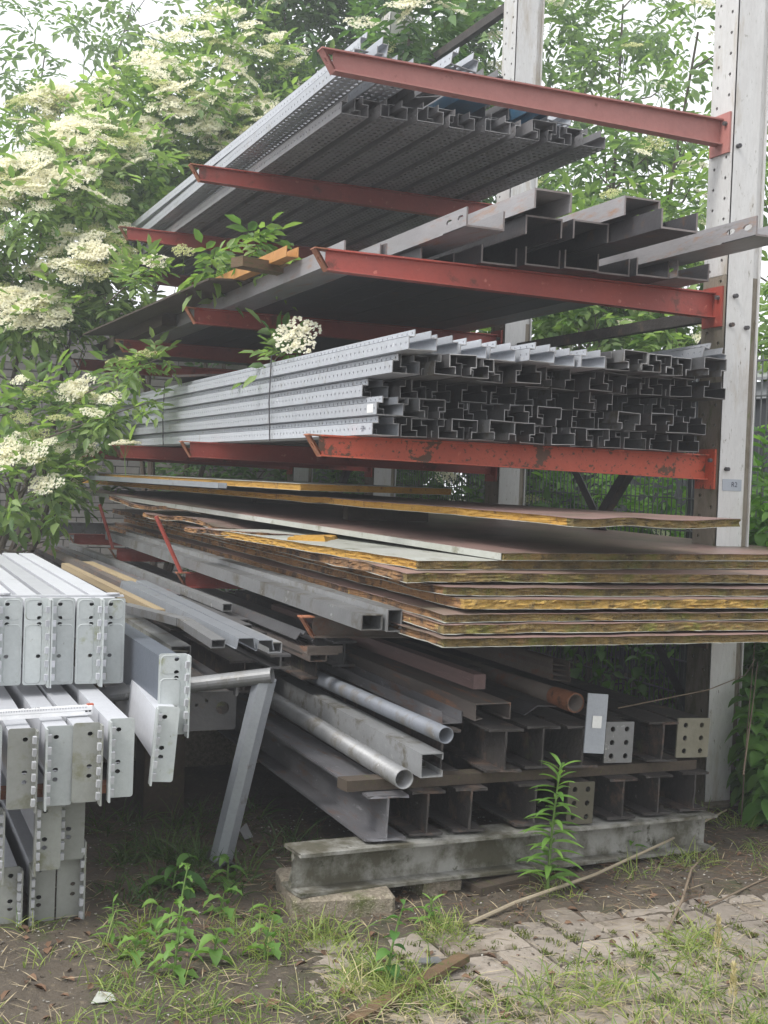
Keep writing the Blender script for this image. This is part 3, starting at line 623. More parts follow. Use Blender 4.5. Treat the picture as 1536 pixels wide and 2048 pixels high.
# ================================================================== LOW PILE BETWEEN RACK AND YARD
slab = MB()
for (x, y, z) in ((0,0,0),(.36,-.06,0),(.42,.30,0),(.05,.36,0)): slab.v.append((x, y, z-.03))
for (x, y, z) in ((.0,.0,.085),(.36,-.06,.085),(.42,.30,.085),(.05,.36,.085)): slab.v.append((x, y, z))
slab.f = [(0,3,2,1),(4,5,6,7),(0,1,5,4),(1,2,6,5),(2,3,7,6),(3,0,4,7)]
sl_ = S('concrete_slab', slab, m_conc, 'mossy exposed aggregate concrete slab under the left end of the pale base beam', 'concrete slab', (-2.43, -1.02, .005))
sl_.modifiers.new('bevel', 'BEVEL').width = .012
bb = item('steel_beam', ibeam(.150, .15, 1.98, .010, .012, .01).mesh('b', m_base), None, 'short mossy off white base beam lying crosswise under the dark beams', 'steel beam', (-2.42,-.95,.094), (-.47,-.69,.026))
S('stone_chunk', MB().box(0,.18,0,.12,0,.08), m_conc, 'dirty stone chunk beside the slab under the base beam', 'stone', (-1.90, -.93, -.01), (0,R(6),R(12)))
S('stone_chunk', MB().box(0,.30,0,.16,0,.05), m_woodd, 'dark flat board scrap half buried below the base beam', 'board', (-1.68, -.98, -.005), (0,R(-3),R(10)))
def zt(x): return -.034*(x+2.05)
def yt(x): return -.94+.13*(x+2.05)
t1 = [-2.06,-1.88,-1.69,-1.39,None,-.96,-.76,-.55]
for i, x in enumerate(t1):
    if x is None: continue
    wide = i in (0, 3); L = [6.2,5.2,5.6,5.9,0,5.5,5.0,5.8][i]
    S('steel_beam', ibeam(.165, .16 if wide else .135, L, .008, .010, .007).mesh('b', m_ibeam if i else m_mill), None,
      ['lower tier beam at the far left, its web seen from the side','lower tier beam second from the left with ragged cut end','lower tier beam third from the left with ragged cut end','wide lower tier beam behind the top of the tall weed','',
       'lower tier beam just right of the holed end plate','lower tier beam second from the right','lower tier beam nearest the column'][i], 'steel beam', (x, yt(x)+random.uniform(-.03,.02), .243+zt(x)), (0, R(2), R(random.uniform(-.3,.3))), 'lower tier of dark beams')
def end_plate(w, h, holes, t=.008, r=.002): return curve_plate(rrect(0, w, 0, h, r, 2), [circ(x, z, .0115) for x, z in holes], t)
H6 = [(.028,.028),(.085,.028),(.028,.083),(.085,.083),(.028,.138),(.085,.138)]
def plated_beam(lb, x, y, z, w, mt, mtp, L, group):
    th = T('plated_beam', lb, 'steel beam', (x, y, z), (0, R(2), 0), group)
    P('body', ibeam(.16, w*.95, L).mesh('b', mt), None, th, (w/2, .005, .002)); me = end_plate(w, .168, [(a*w/.113, b) for a, b in H6]); me.materials.append(mtp)
    P('end_plate', me, None, th)
plated_beam('lower tier beam closed by a mossy six hole end plate behind tall weed', -1.235, yt(-1.2), .240+zt(-1.2), .12, m_ibeam, mat('mossy steel plate', (.10,.09,.062), .85, 0, (.06,.055,.038)), 5.4, 'lower tier of dark beams')
S('spacer_timber', MB().box(0, 1.70, 0, .075, 0, .040), m_woodd, 'brown mossy timber spacer laid across the lower tier of beams', 'timber', (-2.20, -.90, .418), (0, R(2.0), R(7)))
t2 = [-1.77,-1.55,-1.36,-1.18,-.75]
for i, x in enumerate(t2):
    S('steel_beam', ibeam(.165, .15, [5.6,5.2,5.9,5.4,5.7][i], .008, .010, .008).mesh('b', m_ibeam), None,
      ['upper tier beam at the left, half hidden by the pipes','upper tier beam under the wide brown channel','upper tier beam under the rusty pipe','upper tier beam just left of the labelled plate','upper tier beam between the two six hole end plates'][i],
      'steel beam', (x, yt(x)+random.uniform(-.03,.02)+(.14 if i == 0 else 0), (.445 if i == 0 else .466)+zt(x)), (0, R(2), R(random.uniform(-.3,.3))), 'upper tier of dark beams')
plated_beam('upper tier beam closed by grey six hole plate, right of labelled plate', -1.03, -.765, .466+zt(-1.0), .135, m_ibeam, m_galvw, 5.6, 'upper tier of dark beams')
plated_beam('rightmost upper tier beam closed by a pale mossy six hole end plate', -.63, -.70, .466+zt(-.6), .165, m_ibeam, mat('pale mossy plate', (.22,.21,.165), .75, .1, (.14,.13,.09), 9), 5.8, 'upper tier of dark beams')
S('cover_sheet', MB().box(0, .50, 0, 5.0, 0, .006), m_ibeam, 'flat dark steel sheet on the right of the upper tier of beams', 'steel sheet', (-.98, -.60, .618+zt(-.9)), (0, R(2), 0))
lp = T('labelled_plate', 'upright grey steel plate with a white paper label leaning on the upper tier', 'steel plate', (-1.185, -.86, .50), (R(-3), R(4), R(-6)))
P('plate', MB().box(0, .088, 0, .008, 0, .235), m_galv, lp); P('paper_label', MB().box(.026, .066, -.0035, -.002, .100, .148), m_label, lp)
# long goods on top; each runs back along the rack
m5 = ORD
pipe = lambda r, L, t=.004: (lambda mb: (setattr(mb, 'smooth', True), mb)[1])(MB().tube([(0,0,0),(0,L/2,0),(0,L,0)], r, 20, hollow=t))
item('pipe', pipe(.037, 3.4), m_galvw, 'grey galvanised pipe with open end, lowest pipe, resting on the spacer timber', 'steel pipe', (-2.02,-1.0,.478), (-2.04,2.2,.515), group='long pipes on the low pile')
item('pipe', pipe(.031, 3.6), m_galvp, 'slimmer bluish galvanised pipe with open end above the big channel', 'steel pipe', (-1.885,-1.05,.640), (-1.90,1.5,.625), group='long pipes on the low pile')
cut = MB(); pts = [(0,.0),(0,.085),(.085,.085),(.085,.065)]
cut.strip([(.085,.062),(.085,.085),(0,.085),(0,0),(.085,0),(.085,.022)], .004, 0, 6.0)
item('box_channel', cut.mesh('c', m_galvl), None, 'long pale grey open box channel between the two galvanised pipes', 'steel channel', (-1.94,-.97,.472), (-1.925,4.5,.50))
item('steel_channel', channel(.085,.045,.004,3.2).mesh('c', m_mill), None, 'bluish narrow channel end between slim pipe and wide brown channel', 'steel channel', (-1.70,-.72,.612), (-1.71,2.2,.625))
cc = MB(); cc.strip([(-.045,.006),(-.075,.0),(-.075,.062),(.075,.062),(.075,0),(.045,.006)], .004, 0, 7.5)
item('lipped_channel', cc.mesh('c', m_rustc), None, 'wide brown lipped channel with rusty edge lying open side down', 'steel channel', (-1.575,-.82,.640), (-1.555,5,.655))
item('timber_bar', MB().box(0,.055,0,2.6,0,.06), m_woodr, 'reddish brown timber bar behind the wide brown channel', 'timber', (-1.54,-.58,.715), (-1.56,1.6,.72))
item('pipe', pipe(.036, 3.2, .005), m_rpipe, 'dark pipe with bright rusty flared end on the upper tier', 'steel pipe', (-1.195,-.80,.688), (-1.21,1.6,.68), group='long pipes on the low pile')
P('rusty_end', MB().tube([(0,-.002,0),(0,.02,0),(0,.16,0)], [.040,.041,.0385], 20, hollow=.005), m_rust, bpy.data.objects['pipe.002'])
for k in range(4):
    item('lipped_channel', channel(.085,.022,.0025,3.0).mesh('c', m_rpipe), None, f'dark thin channel above the rusty pipe, {["lowest","second","third","topmost"][k]} of the nested four', 'steel channel', (-1.155+.01*k,-.62+.02*k,.745+.018*k), (-1.15,1.8,.745+.018*k), roll=.15, group='nested thin channels')
item('steel_angle', MB().strip([(-.06,.0),(0,.035),(.09,.03)], .005, 0, 2.6).mesh('a', m_dark), None, 'dark bent plate under the rusty pipe', 'steel angle', (-1.32,-.72,.63), (-1.32,1.6,.66))
item('steel_beam', MB().box(0,.09,0,3.5,0,.05), m_ibeam, 'dark flat beam under the panel stack behind the timber bar', 'steel beam', (-1.40,-.2,.69), (-1.41,2,.69))
for k, (x, y, w_) in enumerate(((-2.45,-.42,.075),(-2.365,-.40,.07))):
    mb = MB(); mb.strip([(-w_/2-.008,0),(-w_/2,.0),(-w_/2+.008,.04),(w_/2-.008,.04),(w_/2,0)], .0025, 0, 2.35)
    item('omega_strip', mb.mesh('o', m_galv), None, f'ribbed bluish galvanised strip on the low pile, {["left","right"][k]} of the pair', 'metal strip', (x, y, .875-.012*k), (x+.005, 1.8, .885), group='ribbed strips')
bt = rect_tube(.058,.034,.0035,.42); bt2 = rect_tube(.058,.034,.0035,.7)
th = T('bent_tube', 'bent pale grey flat tube with open end lying on the low pile', 'steel tube', (-2.57,-.35,.868), (R(5),0,R(5)))
P('front_part', bt, m_galvw, th); P('rear_part', bt2, m_galvw, th, (-.003,.418,.0), (R(-6),0,R(4)))
item('timber_bar', MB().box(0,.045,0,2.6,0,.035), m_wood, 'pale yellow timber bar at the left of the low pile', 'timber', (-2.60,.50,.89), (-2.63,3,.90))
item('timber_bar', MB().box(0,.07,0,2.0,0,.045), m_wood, 'second timber bar behind the pale yellow bar', 'timber', (-2.40,1.6,.865), (-2.42,4,.865))
item('slotted_angle', upright(2.0,.7,False,False).mesh('s', m_dark), None, 'dark toothed angle lying under the outer box tube', 'metal strip', (-1.98,.25,.79), (-2.0,2.2,.80), roll=.6)
item('steel_channel', channel(.07,.04,.004,1.6).mesh('c', m_galvd), None, 'short grey channel end under the middle arm', 'steel channel', (-2.06,.95,.82), (-2.08,2.4,.82), roll=math.pi)
item('wide_beam', ibeam(.14,.14,7,.008,.01).mesh('w', m_ibeam), None, 'dark wide beam behind the long channel, mossy on top', 'steel beam', (-2.28,.15,.60), (-2.28,4,.62), group='long beams at the back of the low pile')
for k, (x, y, z, w_, h_, L, m_) in enumerate(((-2.50,.55,.60,.16,.12,5.6,m_ibeam),(-2.70,.85,.62,.14,.14,5.0,m_galvd),(-2.10,.6,.70,.12,.10,5.6,m_ibeam),(-1.93,.2,.64,.14,.12,6,m_ibeam),(-2.20,-.1,.74,.09,.06,5.6,m_galvd),(-1.72,.4,.66,.12,.12,5.4,m_galvd),(-2.36,1.0,.76,.10,.09,6,m_ibeam))):
    item('wide_beam', ibeam(h_,w_,L,.008,.01).mesh('w', m_), None, f'dark beam at the back of the low pile, {["under the ribbed strips","beside the pale shelf beams","under the stop pins","under the slim pipe","right of the bent tube","under the wide brown channel","under the pale yellow timber"][k]}', 'steel beam', (x,y,z), (x,4,z+.01), group='long beams at the back of the low pile')
for k, y in enumerate((1.3, 3.6, 5.6)):
    S('support_block', MB().box(0,1.9,0,.15,0,.215), m_conc, f'concrete bearer across the ground under the low pile, {["nearest","middle","farthest"][k]}', 'concrete block', (-2.30,y,.0))
    S('support_block', MB().box(0,.65,0,.14,0,.595), m_conc, f'concrete stand under the rear beams of the low pile, {["nearest","middle","farthest"][k]}', 'concrete block', (-2.82,y+.2,.0))
S('algae_sheet', MB().box(0,.24,0,1.5,0,.006), mat('algae stained grey sheet', (.24,.24,.20), .7, .1, (.16,.15,.12), 5, .6, [((.17,.19,.04), 4, .52, .62)], .1), 'flat grey sheet stained with green algae beside the shelf beams', 'steel sheet', (-2.72, .35, .765), (0,R(3),0))
mb_me = curve_plate(rrect(0,.19,0,.15,.01,3), [circ(.135,.085,.026,14), circ(.03,.10,.007,6), circ(.07,.115,.007,6)], .008); mb_me.materials.append(m_galvd)
hb = T('holed_beam', 'dirty steel beam end with one big round hole beside the leaning frame', 'steel beam', (-2.66,-.38,.555)); P('end_plate', mb_me, None, hb); P('body', MB().box(.01,.18,.006,2.0,.01,.14), m_ibeam, hb)
S('support_block', MB().box(0,.18,0,.18,0,.535), m_woodd, 'dark timber stand under the holed beam end', 'timber', (-2.66, .35, .012))
for k, (x, y, z, w_, h_, L, m_, lb) in enumerate(((-2.20,.55,.80,.07,.045,5.0,m_galvd,'below the outer box tube'),
        (-2.42,.05,.60,.08,.05,5.0,m_mill,'behind the leaning leg'),(-2.56,.35,.74,.09,.04,4.6,m_galvw,'under the bent flat tube'),(-2.72,.9,.79,.06,.06,4.0,m_rustc,'behind the pale shelf beams'),(-2.12,1.1,.845,.05,.04,4.8,m_galvw,'under the second arm tip'),(-2.30,1.5,.86,.06,.035,4.4,m_mill,'beside the second yellow timber'),(-2.00,.1,.735,.08,.05,5.5,m_rustc,'under the middle of the outer box tube'),(-2.24,-.05,.80,.06,.045,5,m_galvl,'left of the toothed angle'),(-2.83,1.6,.84,.07,.04,3.6,m_galvw,'farthest left at the back'),(-2.47,1.9,.87,.05,.04,4.2,m_rustc,'between the two yellow timbers'))):
    item('box_tube', rect_tube(w_,h_,.004,L).mesh('t', m_), None, f'weathered box tube on the low pile {lb}', 'steel tube', (x,y,z), (x+random.uniform(-.03,.03),y+4,z+random.uniform(-.01,.02)), group='weathered tubes on the low pile')
# leaning frame
fr = T('leaning_frame', 'grey steel frame with slanting leg and round tube left of the pile', 'steel frame', (-2.49,-.36,.0))
def rel(p): return tuple(a-b for a, b in zip(p, (-2.49,-.36,.0)))
P('round_tube', MB().tube([rel((-2.385,-.56,.792)), rel((-2.60,-.42,.745)), rel((-3.0,-.16,.66))], .030, 18, hollow=.004), m_galvw, fr)
lg = MB(); A, B_ = Vector(rel((-2.40,-.52,.775))), Vector(rel((-2.515,-.40,.05))); lg.tube([A, B_], .047, 8)
P('leg', lg, m_galv, fr); P('foot_tube', MB().tube([rel((-2.515,-.50,.04)), rel((-2.515,-.30,.04))], .034, 16, hollow=.004), m_galvd, fr)
P('lug', MB().box(-.005,.005,-.02,.02,-.05,0), m_galvd, fr, rel((-2.50,-.47,.755)))
# ---- pale shelf beams with hooked connectors
_ck = {}
def shelf_beam(lb, x, y, z, w=.092, h=.285, side=1, bodyh=.13, yaw_=0, mp=None, L=2.7, boxw=.072, roll_=0, group='pale shelf beams stacked at the left', pits=True, mb_=None):
    mp = mp or m_whitep
    th = T('shelf_beam', lb, 'shelf beam', (x, y, z), (0, R(roll_), R(yaw_)), group)
    key = (round(w,3), round(h,3), side, mp.name)
    if key not in _ck:
        holes = [circ(w*.5+side*w*.12, h*f, .0075, 8, 1.2) for f in ((.33,.70,.77,.93) if pits else (.33,.45,.86))]
        me = curve_plate(rrect(0, w, 0, h, .009, 3), holes, .0045); me.materials.append(mp)
        fl = MB(); fx = 0 if side < 0 else w
        fl.box(fx-.003, fx+.003, -.042, 0, -.006, h-.004)
        hk = MB(); hk.box(-.006,.006,-.010,.010,-.012,.012); hk.v = [(a, b-(.006 if c > 0 else 0), c) for a,b,c in hk.v]
        rb = MB()
        x0, x1 = (.022, w-.004) if side < 0 else (.004, w-.022)
        for z0, z1 in ((.004, h*.70), (h*.745, h-.004)):
            rb.v += [(px, -.0024, pz) for px, pz in rrect(x0, x1, z0, z1, .016, 3)]
            n = 16; b0 = len(rb.v)-n; rb.v += [(px+(.0025 if px < (x0+x1)/2 else -.0025), -.0038, pz+(.0025 if pz < (z0+z1)/2 else -.0025)) for px, pz in rrect(x0, x1, z0, z1, .016, 3)]
            for k in range(n): rb.f.append((b0+k, b0+(k+1)%n, b0+n+(k+1)%n, b0+n+k))
        _ck[key] = (me, fl.mesh('f', mp), hk.mesh('h', m_white), rb.mesh('r', mp))
    me, fl, hk, rb = _ck[key]
    P('connector_plate', me, None, th); f_ = P('side_flange', fl, None, th)
    for k in range(6):
        P('hook', hk, None, f_, ((0 if side < 0 else w)+(.008 if side < 0 else -.008)*(1 if k % 2 else 1), -.030, h*(.10+.155*k)))
    if pits: P('pressed_rim', rb, None, th)
    bd = MB(); b = boxw; cx = w/2; top = h-.018
    bd.strip([(cx-b/2, top-bodyh), (cx-b/2, top), (cx+b/2, top), (cx+b/2, top-bodyh*.42), (cx+b/2-.014, top-bodyh*.5), (cx+b/2-.014, top-bodyh), (cx-b/2+.003, top-bodyh)], .003, .003, L)
    P('beam_body', bd, mb_ or m_white, th)
Ls = 'pale shelf beam, '
for k, (x, sd_) in enumerate(((-2.985,-1),(-3.078,1),(-3.172,-1),(-3.268,1),(-3.362,-1),(-3.456,1),(-3.55,-1))):
    shelf_beam(Ls+f'{ORD[k+1]} from the right in the top row of the stack', x, -.30+.004*k, .735, .088, .325, sd_, .14)
for k, (x, sd_, mp, dz) in enumerate(((-3.068,-1,m_whitep,.012),(-3.182,1,m_whited,0),(-3.268,-1,m_whitep,-.008),(-3.385,1,m_whited,-.014),(-3.49,-1,m_whitep,0),(-3.59,1,m_whitep,-.006))):
    shelf_beam(Ls+f'{ORD[k+1]} from the right in the middle row under the folding rule', x, -.95+.01*k, .455+dz, .088 if k else .084, .262, sd_, .13, mp=mp, pits=False)
shelf_beam(Ls+'lying apart right of the middle row with its plate turned', -2.925, -.93, .508, .078, .255, -1, .16, yaw_=-4, roll_=4, pits=False)
shelf_beam(Ls+'highest of those lying apart, beside the leaning frame', -2.875, -.80, .635, .100, .283, 1, .19, pits=True, mb_=mat('shelf beam steel darkened for shade', (.10,.115,.14), .5, .2, (.08,.09,.11), 5))  # body side lies in shade; the dark tone is put into its colour
for k, (x, y, z, h, sd_) in enumerate(((-3.198,-.80,.225,.235,-1),(-3.285,-.86,.215,.23,-1),(-3.47,-.84,.19,.24,1),(-3.192,-.76,.0,.285,1),(-3.285,-.77,-.005,.225,-1),(-3.40,-.78,.0,.21,1),(-3.50,-.78,.0,.18,-1),(-3.60,-.80,.0,.22,1))):
    shelf_beam(Ls+['right one of the two under the middle row','left one of the two under the middle row','partly hidden third of the row under the middle row','bottom right of the stack, standing in the grass','second from the right at the very bottom','third from the right at the very bottom','fourth from the right at the very bottom','leftmost at the very bottom'][k], x, y, z, .086, h, sd_, .12, mp=m_whited, pits=False)
S('flat_bar', MB().box(0,.58,0,.03,0,.007).tube([(.14,.015,.010),(.14,.015,.016)],.024,12).tube([(.54,.015,.010),(.54,.015,.014)],.026,12), m_white, 'thin pale bar with two round washers lying across the top row of shelf beams', 'steel bar', (-3.48,-.285,1.062))
S('timber_block', MB().box(0,.6,0,.07,0,.03), m_rust, 'rusty brown strip under the middle row of shelf beams', 'timber', (-3.6,-.74,.428))
# folding rule
fr_ = T('folding_rule', 'closed white folding rule with red tip lying on the middle row of shelf beams', 'folding rule', (-3.43,-.80,.7065), (0,0,R(8)))
rl = P('stack', MB().box(0,.345,0,.018,0,.032), m_rule, fr_)
P('leaf', MB().box(.0,.338,-.003,0,.001,.014).box(.0,.342,-.003,0,.017,.031), m_rule, fr_)
P('red_tip', MB().box(.328,.349,.002,.016,.030,.037), m_redt, fr_)
for dx in (.322,.334): P('rivet', MB().box(dx-.004,dx+.004,-.005,-.003,.011,.016), m_blk, fr_)
t_ = P('lettering', text_mesh('< EXVS', .024, m_blk), None, fr_, (.13,.009,.0326))
tk = MB()
for k in range(60): tk.box(.01+k*.0053,.011+k*.0053,-.0036,-.003,.024,.030)
P('tick_marks', tk, m_ink, fr_)
# ================================================================== VEGETATION
def leafarr(pos, d, n, L, W, fold=.25):
    """numpy leaflets: six-vertex folded blades -> verts, faces"""
    d = d/np.linalg.norm(d, axis=1, keepdims=True); s = np.cross(d, n); s /= np.linalg.norm(s, axis=1, keepdims=True)+1e-9; n = np.cross(s, d)
    L = L[:, None]; W = W[:, None]; k = len(pos)
    v = np.empty((k, 6, 3))
    v[:,0] = pos; v[:,3] = pos+d*L-n*L*.10
    for i, (a, b) in ((1, (.30, 1)), (2, (.68, .72))): v[:,i] = pos+d*L*a+s*W*b*.5+n*W*fold*.5
    for i, (a, b) in ((5, (.30, 1)), (4, (.68, .72))): v[:,i] = pos+d*L*a-s*W*b*.5+n*W*fold*.5
    base = (np.arange(k)*6)[:, None]
    f = np.concatenate([base+np.array([0,1,2,3]), base+np.array([0,3,4,5])])
    return v.reshape(-1, 3), f
def npmesh(name, v, f, m, smooth=False):
    me = bpy.data.meshes.new(name); me.vertices.add(len(v)); me.vertices.foreach_set('co', v.astype(np.float32).ravel())
    k = f.shape[1]; me.loops.add(f.size); me.loops.foreach_set('vertex_index', f.astype(np.int32).ravel())
    me.polygons.add(len(f)); me.polygons.foreach_set('loop_start', np.arange(0, f.size, k, dtype=np.int32))
    me.update(calc_edges=True); me.materials.append(m); return me
def unit(k):
    v = rng.normal(size=(k, 3)); return v/np.linalg.norm(v, axis=1, keepdims=True)
def compound(pos, d, size):          # pinnate elder leaf: five to seven leaflets on a stalk
    d = d/np.linalg.norm(d, axis=1, keepdims=True); up = np.tile([0, 0, 1.], (len(pos), 1))+.45*unit(len(pos))
    s = np.cross(d, up); s /= np.linalg.norm(s, axis=1, keepdims=True)+1e-9; n = np.cross(s, d)
    Pp, D, N, L, W = [], [], [], [], []
    for t, sg, k in ((.30,1,.85),(.30,-1,.85),(.62,1,.95),(.62,-1,.95),(.95,0,1.1)):
        p = pos+d*(size*t)[:, None]-n*(size*t*t*.25)[:, None]
        dd = d*(.45 if sg else 1)+s*sg*.85-n*.22+.18*unit(len(pos))
        l = size*.62*k*rng.uniform(.8, 1.15, len(pos))
        Pp.append(p); D.append(dd); N.append(n+.25*unit(len(pos))); L.append(l); W.append(l*.40)
    return leafarr(np.concatenate(Pp), np.concatenate(D), np.concatenate(N), np.concatenate(L), np.concatenate(W))
def crown(blobs, dens, size):
    V, F = [], []; off = 0
    for (c, r, *q) in blobs:
        c = np.array(c); r = np.array(r if hasattr(r, '__len__') else (r, r, r)); k = int(dens*(q[0] if q else 1)*4*math.pi*(r.prod()**(2/3)))
        u = unit(k); lump = np.array([.72+.55*mnoise.noise(Vector(x*1.9)+Vector(c))+.25*mnoise.noise(Vector(x*5)+Vector(c)) for x in u])
        rad = rng.uniform(.35, 1, k)**.5*np.clip(lump+.25, .35, 1.25)
        p = c+u*r*rad[:, None]
        clump = np.array([mnoise.noise(Vector(x*2.4)) for x in p]); keep = clump > -.22; p, u = p[keep], u[keep]
        d = u*.8+np.array([0, 0, -.15])+.75*unit(len(p)); v, f = compound(p, d, rng.uniform(.75, 1.25, len(p))*size)
        V.append(v); F.append(f+off); off += len(v)
    return np.concatenate(V), np.concatenate(F)
def umbel(seed, R0=.125, green=False):
    r_ = np.random.default_rng(seed); ps = []
    for a in range(5):
        ang = a*2*math.pi/5+r_.uniform(-.3, .3); cx, cy = R0*.55*math.cos(ang), R0*.55*math.sin(ang)
        for b in range(64):
            t, q = r_.uniform(0, 2*math.pi), math.sqrt(r_.uniform(0, 1))*R0*.47
            ps.append((cx+q*math.cos(t), cy+q*math.sin(t), .018-(q/R0)**2*.05-.018*(cx*cx+cy*cy)/R0**2+r_.uniform(-.006, .006)))
    for b in range(30): t, q = r_.uniform(0, 2*math.pi), math.sqrt(r_.uniform(0, 1))*R0*.35; ps.append((q*math.cos(t), q*math.sin(t), .024+r_.uniform(-.004, .004)))
    mb = MB()
    for p in ps:
        s = r_.uniform(.0065, .0105)*(.75 if green else 1); a = r_.uniform(0, 1.6); tx, ty = r_.uniform(-.5, .5, 2)
        x1 = Vector((math.cos(a), math.sin(a), tx))*s; x2 = Vector((-math.sin(a), math.cos(a), ty))*s; c = Vector(p)
        mb.add([c-x1, c-x2+Vector((0,0,.002)), c+x1, c+x2], [(0,1,2,3)])
    return mb.mesh('flower_head', l_flowg if green else l_flow)
UM = [umbel(k) for k in range(4)]; UG = [umbel(9+k, .11, True) for k in range(2)]
def stalks():
    mb = MB()
    for a in range(5): t = a*2*math.pi/5; mb.tube([(0,0,-.10), (.055*math.cos(t), .055*math.sin(t), -.002)], [.0022,.0015], 4)
    mb.tube([(0,0,-.22),(0,0,-.10)], .003, 4); return mb.mesh('stalk', l_stem)
STK = stalks()
def head(parent, p, k=1, tilt=None, green=False, base=(0,0,0)):
    o = P('flower_head', random.choice(UG if green else UM), None, parent, tuple(a-b for a, b in zip(p, base)))
    nv = Vector((-.30, -.75, .55))*random.uniform(.5, 1.1)+Vector((0, 0, .45))+Vector((random.gauss(0,.25), random.gauss(0,.25), random.gauss(0,.2)))   # heads lean out to the light of the yard
    o.rotation_mode = 'XYZ'; o.rotation_euler = nv.to_track_quat('Z', 'X').to_euler(); o.scale = (k, k, k*1.1)
    s = P('stalk', STK, None, o); return o
def branch(pts, r0, r1, m, seg=7):
    return MB().tube(pts, list(np.linspace(r0, r1, len(pts))), seg)
def shrub(label, base, blobs, dens=88, size=.205, heads=0, hk=1.0, hz=None, mt=l_elder, name='elder_shrub', cat='shrub', hdir=(-.25,-.85,.4), group=None, gshare=.2):
    th = T(name, label, cat, base, group=group); B = np.array(base)
    v, f = crown(blobs, dens, size); P('foliage', npmesh('foliage', v-B, f, mt), None, th)
    mb = MB(); r_ = random.Random(int(abs(base[0])*97+abs(base[1])*31))
    for (c, r, *q) in blobs:
        e = Vector(c)-Vector(base); rr = r if not hasattr(r, '__len__') else r[0]
        mid = e*.45+Vector((r_.uniform(-.2,.2), r_.uniform(-.2,.2), .1))
        mb.tube([(r_.uniform(-.08,.08), r_.uniform(-.08,.08), -.02), tuple(mid*.5), tuple(mid), tuple(e*.8), tuple(e)], [.035,.03,.024,.016,.010], 6)
        for k in range(7):
            d = Vector((r_.uniform(-1,1), r_.uniform(-1,1), r_.uniform(-.3,1))).normalized()*rr
            st = mid.lerp(e, r_.uniform(.2, 1)); mb.tube([tuple(st), tuple(st+d*.45+Vector((0,0,.04))), tuple(e*.3+st*.7+d*.95)], [.010,.007,.003], 4)
    P('branches', mb, m_bark, th)
    hd = Vector(hdir).normalized()
    for k in range(heads):
        c, r, *q = r_.choice(blobs); r = r if hasattr(r, '__len__') else (r, r, r)
        d = (Vector((r_.gauss(0,.6), r_.gauss(0,.6), r_.gauss(0,.6)))+hd*1.1).normalized()
        p = (c[0]+d.x*r[0]*1.0, c[1]+d.y*r[1]*1.0, c[2]+d.z*r[2]*1.0+.03)
        head(th, p, hk*r_.uniform(.7, 1.25), green=r_.random() < gshare, base=base)
    return th
shrub('elder in full cream blossom rising at the left over the shelf beams', (-2.9, 6.2, 0),
      [((-2.45,6.0,3.55),(.75,.7,.62)),((-1.95,6.4,4.05),(.62,.7,.60)),((-3.2,6.2,3.0),(.5,.6,.6)),((-2.1,5.6,3.1),(.42,.5,.38)),((-2.5,5.6,2.75),(.42,.4,.22),.8)], heads=190, hk=1.05)
shrub('lower flowering elder in front of the brick wall left of the uprights', (-3.0, 4.8, 0),
      [((-2.55,4.9,1.80),(.52,.5,.40)),((-2.75,4.4,1.42),(.40,.45,.34)),((-2.25,4.7,2.02),(.22,.3,.14),.8),((-2.25,5.0,1.50),(.28,.3,.22),.8)], dens=75, size=.20, heads=34, hk=.85)
shrub('elder with dense blossom band rising behind the top shelf', (-1.0, 7.6, 0),
      [((-1.15,7.4,4.85),(.85,.8,.72)),((-.35,7.8,5.45),(.95,.8,.85)),((-1.7,7.0,4.35),(.6,.6,.55)),((-.2,7.4,4.6),(.8,.8,.7)),((-2.0,8.0,4.9),(.55,.5,.45),.45)], heads=230, hk=1.15)
shrub('dark green elder behind the middle column above the pink arm', (1.4, 8.3, 0),
      [((.85,8.3,6.45),(1.0,.9,.85)),((1.9,8.0,6.6),(1.0,.9,.85)),((1.0,8.0,5.2),(1.0,.9,.85)),((2.0,7.6,5.3),(.9,.8,.7)),((.3,8.2,6.9),(.7,.7,.5)),((1.2,7.6,4.2),(.9,.8,.6)),((.02,3.95,5.0),(.42,.35,.42),1.2),((1.0,7.8,3.2),(1.1,.8,.8))], heads=80, hk=1.2, mt=l_elderd)
shrub('loose airy tree showing white sky gaps behind the nearest column', (3.6, 6.6, 0),
      [((2.75,7.0,6.3),(.95,.8,.75),.6),((3.4,6.2,6.6),(.8,.8,.6),.5),((3.0,5.6,5.3),(.8,.7,.55),.38),((2.7,5.2,4.45),(.8,.7,.6),.55),((3.6,5.5,4.4),(.7,.6,.7),.4),((2.9,4.2,5.6),(.3,.3,.5),.3)], size=.20, heads=22, hk=1.1, mt=l_tree, name='tree', cat='tree')
shrub('bright leafy elder seen between the channels and the bundle of uprights', (2.4, 4.6, 0),
      [((2.1,4.6,3.6),(.75,.6,.6)),((2.7,4.2,3.3),(.6,.5,.5)),((1.8,4.2,2.9),(.6,.5,.45)),((2.5,3.6,2.75),(.5,.4,.35)),((1.6,5.2,2.5),(.8,.6,.5)),((3.1,4.6,3.9),(.6,.5,.5),.6)], heads=34, hk=.9)
shrub('low dark shrub growing through the mesh fence behind the rack', (1.2, 5.2, 0),
      [((.9,5.4,1.55),(.55,.8,.6)),((1.1,3.9,1.2),(.35,.7,.55)),((.6,6.6,1.6),(.7,.6,.7)),((-.2,7.4,1.3),(.8,.6,.9)),((1.1,3.0,.9),(.3,.6,.55)),((1.1,2.0,.75),(.25,.5,.5))], dens=70, size=.18, heads=7, hk=.9, mt=l_elderd)
